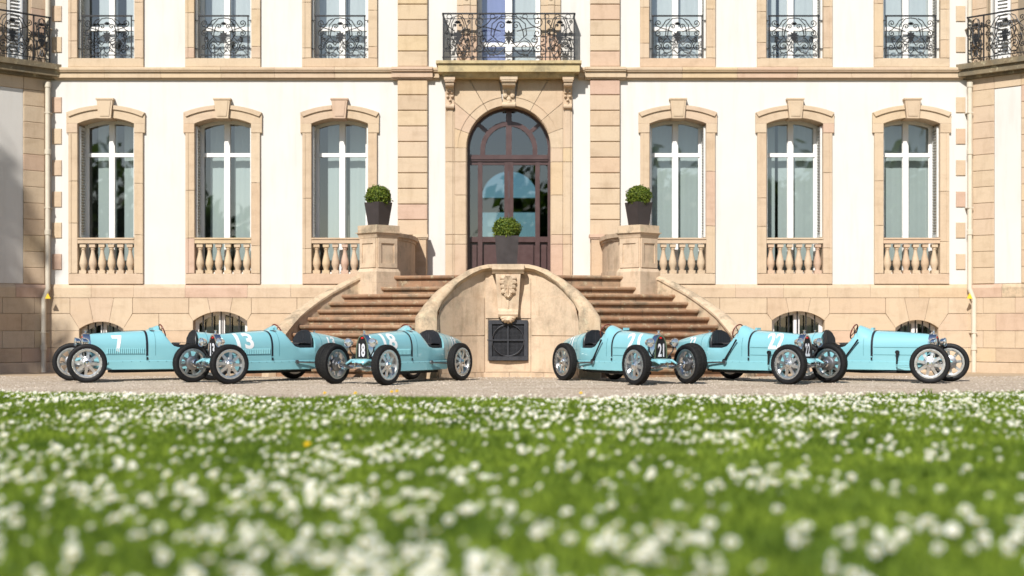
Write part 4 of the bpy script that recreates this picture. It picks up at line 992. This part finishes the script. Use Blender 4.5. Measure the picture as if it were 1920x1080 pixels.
    # headlamps on stalks
    for s in (-1, 1):
        c = (xs_(.0), s * .200, .55); hl = MB(); hl.lathe([(.001, -.085), (.022, -.082), (.045, -.060), (.056, -.025), (.060, 0), (.063, .006), (.060, .014), (.054, .012)], c, 'x', 20)
        ho = hl.build('headlamp', M['chrome'], t, smooth=60)
        MB().lathe([(.001, .022), (.03, .018), (.055, .010)], c, 'x', 20).build('lens', M['lens'], ho, smooth=60)
        MB().tube([(c[0] - .03, c[1], c[2] - .05), (c[0] - .03, c[1] * .95, .44), (c[0] - .05, s * .12, .36), (c[0] - .06, s * .09, .33)], .009, 6).lathe([(.016, 0), (.016, .02)], (c[0] - .03, c[1], .485), 'z', 8, True).build('lamp_bracket', M['black'], ho)
    # front axle, springs, apron, steering arms
    fx = WB / 2
    MB().tube([(fx, -.37, RW), (fx, -.30, RW - .01), (fx, -.18, RW - .03), (fx, 0, RW - .035), (fx, .18, RW - .03), (fx, .30, RW - .01), (fx, .37, RW)], .018, 8).build('front_axle', M['chrome'], t, smooth=60)
    ap = MB()
    for s in (-1, 1):
        ap.tube([(fx + .13, s * .135, .275), (fx + .03, s * .135, .315), (fx - .12, s * .125, .30), (fx - .35, s * .14, .26)], [.012, .022, .026, .028], 8)
    ap.loft([[(fx + .075 - q, y, .285), (fx + .070 - q, y, .305), (fx + .045 - q, y, .326), (fx + .0, y, .338), (fx - .10, y, .340), (fx - .10, y, .30), (fx + .02, y, .285)] for y, q in ((-.118, .04), (-.09, .008), (0, 0), (.09, .008), (.118, .04))], True)
    ap.build('front_apron', M['paint'], t, smooth=50)
    sp_ = MB()
    for s in (-1, 1):
        for k in range(4): L = .22 - .04 * k; sp_.loft([[(fx + u * L, s * .135 + d, .235 - .008 * k + .05 * u * u * (L / .22) ** 2 + e) for d, e in ((-.018, 0), (.018, 0), (.018, -.006), (-.018, -.006))] for u in (-1, -.6, -.2, .2, .6, 1)], True)
    sp_.build('leaf_spring', M['drum'], t)
    for s in (-1, 1): MB().lathe([(.001, -.022), (.036, -.020), (.036, .020), (.001, .022)], (fx - .085, s * .165, .345), 'y', 14).tube([(fx - .085, s * .175, .345), (fx + .02, s * .19, .30), (fx + .02, s * .19, .245)], .008, 5).build('shock_absorber', M['black'], t)
    MB().tube([(fx + .02, 0, .30), (fx + .12, 0, .29), (fx + .12, .0, .22), (fx + .17, 0, .22)], .007, 6).build('starting_crank', M['chrome'], t)
    tr = MB().tube([(fx - .10, -.33, .245), (fx - .10, .33, .245)], .009, 6)
    for s in (-1, 1): tr.tube([(fx, s * .355, .262), (fx - .10, s * .335, .245)], .012, 6).lathe([(.045, 0), (.055, s * .01), (.03, s * .035), (.02, s * .05)], (fx, s * .32, RW), 'y', 12)
    tr.build('steering_linkage', M['chrome'], t, smooth=50)
    MB().tube([(-fx, -.36, RW), (-fx, 0, RW), (-fx, .36, RW)], .028, 8).build('rear_axle', M['black'], t)
    for s in (-1, 1): MB().tube([(xs_(1.27), s * .262, .265), (xs_(1.50), s * .285, .255), (-fx, s * .31, .24)], .011, 6).lathe([(.028, -.012), (.028, .012)], (xs_(1.27), s * .268, .268), 'y', 10, True).build('radius_rod', M['drum'], t)
    # right-hand drop arm and drag link, outside handbrake
    MB().tube([(xs_(.52), -.20, .41), (xs_(.52), -.215, .395), (xs_(.525), -.222, .23)], [.020, .017, .010], 8).lathe([(.028, -.02), (.028, .01)], (xs_(.52), -.205, .41), 'y', 10, True).build('drop_arm', M['black'], t)
    MB().tube([(xs_(.525), -.232, .235), (fx - .02, -.32, .25)], .008, 6).tube([(xs_(.525), -.225, .215), (fx - .0, -.30, .205)], .007, 6).build('drag_link', M['paint'], t)
    MB().tube([(xs_(1.29), -.262, .27), (xs_(1.22), -.262, .37), (xs_(1.12), -.262, .50), (xs_(1.06), -.262, .58)], [.018, .012, .010, .013], 8).lathe([(.032, -.014), (.032, .014)], (xs_(1.28), -.262, .28), 'y', 10, True).build('handbrake_lever', M['black'], t)
    # fairing ahead of the driver, filler cap, steering wheel, seat
    fr = []
    for q, hh, wd in ((.905, .0, .10), (.95, .014, .115), (1.0, .034, .125), (1.05, .050, .13), (1.09, .064, .125), (1.105, .066, .12), (1.112, .0, .118)):
        base = tb(TT, min(q, 1.1)); rr = []
        for k in range(9):
            a = PI * k / 8; y = -.075 + wd * math.cos(a); hs = [p for p in sec(min(q, 1.1), 30)]; hs = sorted((p for p in hs if p[1] > .4), key=lambda p: p[0]); zb = float(np.interp(abs(y), [p[0] for p in hs], [p[1] for p in hs])); rr.append((xs_(q), y, zb - .004 + hh * math.sin(a) ** 1.2))
        fr.append(rr)
    MB().loft(fr, False).build('cowl_fairing', M['paint'], t, smooth=50)
    MB().box(xs_(.99), xs_(.955), .05, .13, .712, .745).build('scuttle_vent', M['paint'], t)
    sw = MB(); C = Vector((xs_(1.185), -.085, .690)); ax = Vector((-.94, 0, .34)).normalized(); u = Vector((0, 1, 0)); v_ = ax.cross(u); NSW = 24
    ringp = [C + (u * math.cos(2 * PI * k / NSW) + v_ * math.sin(2 * PI * k / NSW)) * .105 for k in range(NSW + 1)]; sw.tube(ringp, .0095, 7, False)
    swo = sw.build('steering_wheel', M['wood'], t, smooth=60); sk_ = MB()
    for k in range(4): a = PI / 4 + PI / 2 * k; sk_.tube([C - ax * .01, C + (u * math.cos(a) + v_ * math.sin(a)) * .10], .006, 5)
    sk_.tube([C, C - ax * .16], .011, 6); sk_.build('spoke', M['black'], swo)
    MB().lathe([(.020, 0), (.020, .012), (.010, .014), (.010, .03), (.003, .032)], (xs_(1.80), 0, .668), 'z', 10).box(xs_(1.80) - .006, xs_(1.80) + .006, -.03, .03, .700, .708).build('filler_cap', M['chrome'], t)
    # seat: pleated back and cushion
    bk = MB(); rows_ = []
    NP = 44
    def seat_half(z): f = (z - .44) / .262; return .208 * (1 - max(0, f) ** 3.2) ** (1 / 2.2) if f < 1 else 0
    zs_ = [.44, .49, .54, .59, .63, .66, .68, .695, .701]
    for z in zs_:
        hw = max(seat_half(z), .02) if z < .701 else .06; row = []
        for k in range(NP + 1):
            y = -hw + 2 * hw * k / NP; pl_ = .0065 * abs(math.sin(y * PI / .034)); bulge = .030 * (1 - (abs(y) / .22) ** 2); row.append((xs_(1.615) + .012 + pl_ + .10 * (.44 - z) * .45 - .03 * (abs(y) / .2) ** 2 * -1, y, z))
        rows_.append(row)
    bk.loft(rows_, False); rim = [(r_[0][0] - .01, r_[0][1], r_[0][2]) for r_ in rows_] + [(r_[-1][0] - .01, r_[-1][1], r_[-1][2]) for r_ in rows_[::-1]]; bk.tube(rim, .012, 6)
    bkf = [[(p[0] - .045, p[1], p[2]) for p in (r_[0], r_[NP // 2], r_[-1])] for r_ in rows_]; bk.loft(bkf, False)
    bk.build('seat_back', M['leather'], t, smooth=40)
    cu = MB(); cr_ = []
    for q, z in ((1.34, .478), (1.345, .515), (1.37, .528), (1.45, .526), (1.60, .515), (1.605, .47)): cr_.append([(xs_(q), -.205 + .41 * k / NP, z - (.0 if q < 1.35 or q > 1.6 else 0) + (.005 * abs(math.sin((-.205 + .41 * k / NP) * PI / .034)) if .5 < z else 0)) for k in range(NP + 1)])
    cu.loft(cr_, False); cu.box(xs_(1.604), xs_(1.341), -.204, .204, .462, .500); cu.build('seat_cushion', M['leather'], t, smooth=40)
    MB().box(xs_(1.65), xs_(.42), -.12, .12, .118, .153).build('undertray', M['black'], t); MB().tube([(xs_(.55), -.15, .14), (xs_(1.0), -.15, .13), (xs_(1.7), -.14, .15)], .018, 8).build('exhaust_pipe', M['black'], t)
    MB().box(xs_(2.46), xs_(2.425), -.03, .03, .47, .50).build('tail_lamp', M['black'], t)
    # wheels
    for fr_ in (1, -1):
        for s in (-1, 1):
            wh = link('wheel', WH, t, (fr_ * WB / 2, s * TK / 2, RW), 0 if s > 0 else PI)
            wh['steer'] = 1 if fr_ > 0 else 0; wh.rotation_euler.y = random.random() * .7
            link('tyre', TY, wh); link('hub_nut', NU, wh)
            link('brake_drum', DR, wh)
    return t
def copy_car(src):
    r = src.copy(); COL.objects.link(r)
    for cch in src.children:
        c = cch.copy(); COL.objects.link(c); c.parent = r
        for gch in cch.children:
            d_ = gch.copy(); COL.objects.link(d_); d_.parent = c
    return r
proto = make_car()
bpy.context.view_layer.update()
cars = [  # number, near front wheel (x, y), facing, degrees from broadside, steer, label
    ('7', -5.76, 19.30, -1, 30.6, -15, 'light blue vintage racing car numbered 7, leftmost in the row'),
    ('13', -3.75, 18.88, -1, 47.7, -14, 'light blue vintage racing car numbered 13 on bonnet, between cars 7 and 18'),
    ('18', -1.635, 18.52, -1, 59.1, -3, 'light blue vintage racing car numbered 18, just left of the stair centre'),
    ('21', 1.62, 18.55, 1, 60.0, 2, 'light blue vintage racing car numbered 21, just right of the stair centre'),
    ('22', 3.65, 18.76, 1, 50.7, 6, 'light blue vintage racing car numbered 22, facing right'),
    ('', 5.59, 19.05, 1, 34.6, 17, 'light blue vintage racing car without side number, rightmost in the row')]
fleet = [proto] + [copy_car(proto) for _ in cars[1:]]
for k, (num, fx, fy, sd_, deg, steer, lab) in enumerate(cars):
    c = fleet[k]
    hx, hy = sd_ * math.cos(R(deg)), -math.sin(R(deg)); axx, axy = sd_ * math.sin(R(deg)), math.cos(R(deg))
    cx, cy = fx + axx * TK / 2 - hx * WB / 2, fy + axy * TK / 2 - hy * WB / 2
    c.location = (cx, cy, 0); c.rotation_euler = (0, 0, math.atan2(hy, hx))
    tag(c, lab, 'racing car', 'light blue vintage racing cars lined up on the gravel')
    for wch in c.children:
        if wch.get('steer'): wch.rotation_euler.z += R(steer)
    if num:
        wd = .12 if len(num) == 1 else .25
        for side in (1, -1):
            if num == '7': number(c, num, side, .50, .045, .24, .14, -.05)
            else: number(c, num, side, .46, .095, .24, .26, -.04)
        if num != '7':
            for side in (1, -1): number(c, num, side, 1.98, .11, .15, .17)
        a, fs = NUMC[num]; wm = a[:, 0].max(); wn_ = .10 if len(num) > 1 else .05
        gm = MB().add([(xs_(.035) + .003, (x / wm - .5) * wn_, .365 + y * .175) for x, y, _ in a], fs); gm.build('grille_number', M['silver'], c)

# ------------------------------------------------------------------ grass, flowers, pebbles
def np_mesh(name, verts, faces_flat, n_per, mat_idx, mats):
    me = bpy.data.meshes.new(name); nv = len(verts); nf = len(faces_flat) // n_per
    me.vertices.add(nv); me.vertices.foreach_set('co', np.asarray(verts, np.float32).ravel())
    me.loops.add(nf * n_per); me.loops.foreach_set('vertex_index', np.asarray(faces_flat, np.int32))
    me.polygons.add(nf); me.polygons.foreach_set('loop_start', np.arange(0, nf * n_per, n_per, dtype=np.int32))
    for m_ in mats: me.materials.append(m_)
    if mat_idx is not None: me.polygons.foreach_set('material_index', np.asarray(mat_idx, np.int32))
    me.update(calc_edges=True); me.validate(); return me
ngrid = rng.random((64, 64))
def vnoise(x, y, sc):
    u, v = np.asarray(x) * sc + 100, np.asarray(y) * sc + 100; i, j = np.floor(u).astype(int), np.floor(v).astype(int); fu, fv = u - i, v - j; fu = fu * fu * (3 - 2 * fu); fv = fv * fv * (3 - 2 * fv); q = lambda a, b: ngrid[a % 64, b % 64]
    return (q(i, j) * (1 - fu) + q(i + 1, j) * fu) * (1 - fv) + (q(i, j + 1) * (1 - fu) + q(i + 1, j + 1) * fu) * fv
def scatter(n, ymin=3.6, ymax=16.6, power=1.0):
    y = ymin + (ymax - ymin) * rng.random(n * 2) ** power; hw = .44 * y + 2.2; x = (rng.random(n * 2) * 2 - 1) * hw
    keep = (rng.random(n * 2) < hw / (.44 * ymax + 2.2)) & (y < 14.45 + np.where(x < 0, .040, .034) * np.minimum(np.abs(x), 7) ** 2 - .10 + .30 * vnoise(x, y * 0, 2.7) * vnoise(x + 9, y * 0, 9.0) + .08 * np.sin(3 * x) * np.sin(11 * x))
    return x[keep], y[keep]
def grass():
    x, y = scatter(430000); n = len(x); L = (.035 + .05 * rng.random(n)) * (.75 + .6 * vnoise(x, y, 1.3)); wdt = .0028 + .0022 * rng.random(n); a = rng.random(n) * 2 * PI; ln = L * (.25 + .65 * rng.random(n)); la = rng.random(n) * 2 * PI
    dx, dy = np.cos(a) * wdt, np.sin(a) * wdt; lx, ly = np.cos(la) * ln, np.sin(la) * ln; z0 = np.full(n, .008); V = np.zeros((n, 5, 3))
    V[:, 0] = np.stack([x - dx, y - dy, z0], 1); V[:, 1] = np.stack([x + dx, y + dy, z0], 1)
    V[:, 2] = np.stack([x + dx * .8 + lx * .35, y + dy * .8 + ly * .35, z0 + L * .62], 1); V[:, 3] = np.stack([x - dx * .8 + lx * .35, y - dy * .8 + ly * .35, z0 + L * .62], 1)
    V[:, 4] = np.stack([x + lx, y + ly, z0 + L * (1 - .25 * (ln / L) ** 2)], 1)
    b = np.arange(n)[:, None] * 5; F = np.concatenate([b + [0, 1, 2], b + [0, 2, 3], b + [3, 2, 4]], 1).reshape(-1)
    o = link('grass', np_mesh('grass', V.reshape(-1, 3), F, 3, None, [M['grass']])); tag(o, 'lush green lawn grass in the foreground', 'grass', kind='stuff')
grass()
def daisy_template(seed, n=11, r=.0135):
    q = np.random.default_rng(seed); V, F, mi = [], [], []
    for k in range(n):
        a = 2 * PI * k / n + q.normal() * .06; d = .20; up = .002 + .003 * q.random(); rr = r * (.92 + .16 * q.random()); o = len(V)
        V += [(.003 * math.cos(a), .003 * math.sin(a), .0005), (rr * .7 * math.cos(a - d), rr * .7 * math.sin(a - d), up), (rr * math.cos(a), rr * math.sin(a), up * 1.3), (rr * .7 * math.cos(a + d), rr * .7 * math.sin(a + d), up)]; F += [(o, o + 1, o + 2), (o, o + 2, o + 3)]; mi += [0, 0]
    o = len(V); V += [(0, 0, .0055)] + [(.0033 * math.cos(2 * PI * k / 6), .0033 * math.sin(2 * PI * k / 6), .0022) for k in range(6)]
    for k in range(6): F.append((o, o + 1 + k, o + 1 + (k + 1) % 6)); mi.append(1)
    return np.array(V), np.array(F), np.array(mi)
def place_daisies():
    x, y = scatter(33000); dens = vnoise(x + 3, y * .75, .85) * .42 + vnoise(x + 31, y * .7 + 7, 2.6) * .58
    thr = np.interp(y, [4, 6, 9, 12, 15], [.45, .45, .44, .42, .36]); pr = np.clip((dens - thr) * 7, 0.14, 1) * np.interp(y, [4, 6, 9, 12, 14, 15.5], [.46, .40, .34, .42, .62, .9])
    dark = (x > .1 * y) & (y < 7.5) & (dens < .62); pr = np.where(dark, pr * .45, pr)
    k = rng.random(len(x)) < pr; x, y = x[k], y[k]; n = len(x); order = np.argsort(y); x, y = x[order], y[order]; h = (.045 + .045 * rng.random(n)) * np.interp(y, [4, 9], [1.35, 1.0])
    tilt = np.stack([-.25 + .30 * rng.normal(size=n), -.55 + .32 * rng.normal(size=n), np.ones(n)], 1); tilt /= np.linalg.norm(tilt, axis=1)[:, None]; sc = (1.0 + .42 * rng.random(n)) * np.interp(y, [4, 6, 9, 12], [1.42, 1.22, 1.04, .95]) * rng.choice([.75, 1.0, 1.15], n)
    temps = [daisy_template(s) for s in range(4)]
    vis = np.abs(x) < .36 * y + .02; near = np.where(vis & (y > 4.15))[0][:300]; nearset = set(near.tolist())
    # the 300 that show largest, each a flower of its own
    meshes = []
    for V, F, mi in temps:
        mb = MB(); v = [tuple(p) for p in V]; mb.add(v, [tuple(f) for f in F]); mb.mi = list(mi); mb.cur = 2; mb.tube([(0, 0, .001), (0, .002, -.02), (0, .01, -.05), (0, .018, -.075)], .0011, 4); meshes.append(mb.mesh('daisy', [M['petal'], M['eye'], M['stem']], recalc=False))
    for i in near:
        o = link('daisy', meshes[int(i) % 4], None, (float(x[i]), float(y[i]), float(h[i]))); o.rotation_mode = 'QUATERNION'; o.rotation_quaternion = Vector(tilt[i]).to_track_quat('Z', 'Y'); o.scale = (float(sc[i]),) * 3
        tag(o, 'white daisy with yellow eye growing in the near lawn grass', 'daisy', 'white daisies in the near lawn')
    rest = np.array([i for i in range(n) if i not in nearset]); AV, AF, AM = [], [], []; off = 0
    for j, (V, F, mi) in enumerate(temps):
        ids = rest[j::4]; m_ = len(ids); t = tilt[ids]; u = np.cross(t, np.tile([[.3, 1, .2]], (m_, 1))); u /= np.linalg.norm(u, axis=1)[:, None]; w_ = np.cross(t, u)
        W = (V[None, :, 0, None] * u[:, None] + V[None, :, 1, None] * w_[:, None] + V[None, :, 2, None] * t[:, None]) * sc[ids][:, None, None] * 1.08 + np.stack([x[ids], y[ids], h[ids]], 1)[:, None]
        AV.append(W.reshape(-1, 3)); AF.append((F[None] + (np.arange(m_) * len(V))[:, None, None] + off).reshape(-1)); AM.append(np.tile(mi, m_)); off += m_ * len(V)
    o = link('daisy_field', np_mesh('daisy_field', np.concatenate(AV), np.concatenate(AF), 3, np.concatenate(AM), [M['petal'], M['eye']])); tag(o, 'drift of small white daisies across the farther lawn', 'flowers', kind='stuff')
    print('daisies', n)
place_daisies()
def dandelion(x, y, h, label, r=.02):
    t = MB(); 
    for ringk in range(3):
        for k in range(14):
            a = 2 * PI * (k + .5 * ringk) / 14; rr = r * (1 - .28 * ringk); d = .2; z = .004 + .006 * ringk; t.add([(0, 0, z * .5), (rr * .8 * math.cos(a - d), rr * .8 * math.sin(a - d), z), (rr * math.cos(a), rr * math.sin(a), z * .9), (rr * .8 * math.cos(a + d), rr * .8 * math.sin(a + d), z)], [(0, 1, 2, 3)])
    t.cur = 1; t.tube([(0, 0, .003), (0, 0, -h)], .0018, 5); o = t.build('dandelion', [M['dandelion'], M['stem']], recalc=False); o.location = (x, y, h); o.rotation_euler = (R(30), R(-8), 0); tag(o, label, 'dandelion', 'yellow dandelions in the lawn')
dandelion(-1.245, 8.66, .075, 'single bright yellow dandelion among the daisies in mid lawn', .023)
dandelion(-1.90, 14.45, .10, 'yellow dandelion at the lawn edge below the wheels of car 18, leftmost')
dandelion(-1.585, 14.42, .10, 'yellow dandelion at the lawn edge, second from left')
dandelion(-1.215, 14.40, .115, 'tall yellow dandelion at the lawn edge, left one of the close pair')
dandelion(-1.165, 14.42, .12, 'tall yellow dandelion at the lawn edge, right one of the close pair')
dandelion(.70, 14.45, .10, 'yellow dandelion at the lawn edge right of the stair axis')
def weed(x, y, label):
    mb = MB()
    for k in range(26):
        a = random.random() * 6.28; L = random.uniform(.06, .14); wv = .006; px_, py_ = x + jit(.09), y + jit(.05); lx, ly = math.cos(a) * L * .4, math.sin(a) * L * .4
        mb.add([(px_ - wv, py_, 0), (px_ + wv, py_, 0), (px_ + wv + lx * .4, py_ + ly * .4, L * .65), (px_ - wv + lx * .4, py_ + ly * .4, L * .65), (px_ + lx, py_ + ly, L)], [(0, 1, 2, 3), (3, 2, 4)])
    tag(mb.build('grass_tuft', M['grass'], recalc=False), label, 'grass tuft')
weed(4.35, 15.02, 'taller green tuft of grass at the lawn edge below the rightmost car')
def pebbles():
    n = 26000; y = 14.0 + 8.5 * rng.random(n); x = (rng.random(n) * 2 - 1) * (.40 * y + .6); k = y > 14.5 + np.where(x < 0, .040, .034) * np.minimum(np.abs(x), 7) ** 2; x, y = x[k], y[k]; n = len(x)
    r = .004 + .010 * rng.random(n) ** 2; base = np.array([(1, 0, 0), (0, 1, 0), (-1, 0, 0), (0, -1, 0), (0, 0, .7), (.1, .1, -.3)]); V = base[None] * r[:, None, None] * (.7 + .6 * rng.random((n, 6, 1))); a = rng.random(n) * 6.28; ca, sa = np.cos(a), np.sin(a)
    X = V[:, :, 0] * ca[:, None] - V[:, :, 1] * sa[:, None]; Y = V[:, :, 0] * sa[:, None] + V[:, :, 1] * ca[:, None]; zz = np.where(y < 21, 0, -.11 * (y - 21) / 5.2)
    W = np.stack([X + x[:, None], Y + y[:, None], V[:, :, 2] + zz[:, None] + .001], 2); F = np.array([(0, 1, 4), (1, 2, 4), (2, 3, 4), (3, 0, 4), (1, 0, 5), (2, 1, 5), (3, 2, 5), (0, 3, 5)])
    FF = (F[None] + (np.arange(n) * 6)[:, None, None]).reshape(-1); tag(link('gravel', np_mesh('gravel', W.reshape(-1, 3), FF, 3, None, [M['pebble']])), 'loose gravel scattered over the court', 'gravel', kind='stuff')
pebbles()

# ------------------------------------------------------------------ trees
def crown(mb, c, rad, n, size, rr, clumps=26, spread=.17):
    cl = [np.array(c) + np.array(rad) * (lambda d: d / np.linalg.norm(d) * (.35 + .6 * rr.random()))(rr.normal(size=3)) for _ in range(clumps)]
    for k in range(n):
        q = cl[int(rr.integers(len(cl)))] + rr.normal(size=3) * np.array(rad) * spread; nn = Vector(rr.normal(size=3)).normalized(); t = nn.orthogonal().normalized(); b = nn.cross(t); L = size * (.6 + .8 * rr.random()); q = Vector(q); mb.add([q - t * L, q + b * L * .5, q + t * L, q - b * L * .5], [(0, 1, 2, 3)])
def tree(x, y, H, rad, label, n, size, seed, cz=.66, group=None, spread=.17):
    rr = np.random.default_rng(seed); t = thing('tree', label, 'tree', (x, y, 0), 0, group); tr = MB(); tr.tube([(0, 0, -.2), (.05, 0, H * .2), (-.05, .08, H * .45), (.05, 0, H * .8)], [.24, .19, .15, .05], 9)
    for k in range(7):
        a = k * 2.4; z = H * (.35 + .06 * k); tr.tube([(0, 0, z), (math.cos(a) * rad[0] * .4, math.sin(a) * rad[1] * .4, z + H * .08), (math.cos(a) * rad[0] * .8, math.sin(a) * rad[1] * .8, z + H * .18)], [.08, .05, .015], 6)
    tr.build('trunk', M['bark'], t, smooth=60); cr = MB(); crown(cr, (0, 0, H * cz), rad, n, size, rr, 26, spread); cr.build('crown', M['leaf'], t, recalc=False)
tree(11.6, 31.5, 9.0, (2.2, 2.0, 3.0), 'leafy tree seen past the upper right end of the facade', 5000, .13, 5)
tree(-15.2, 10.4, 17.9, (2.6, 2.7, 3.2), 'tall tree left of the lawn whose shade dapples the left bay', 8500, .165, 6, cz=.83, spread=.125)
wd = MB(); rr = np.random.default_rng(9)
for k in range(13):
    x = [-44, -37, -31, -25, -19, 2.5, 7, 12, 17, 23, 29, 36, 43][k]; H = 8.5 + 3.5 * rr.random(); crown(wd, (x, -32 + rr.normal() * 2.5, H * .55), (4.6, 3.2, H * .48), 1500, .5, rr, 34); wd.tube([(x, -32, -.1), (x, -32, H * .5)], [.3, .2], 6)
tag(wd.build('woodland', M['leaf'], recalc=False), 'line of park trees across the lawn mirrored in the windows', 'trees', kind='stuff')
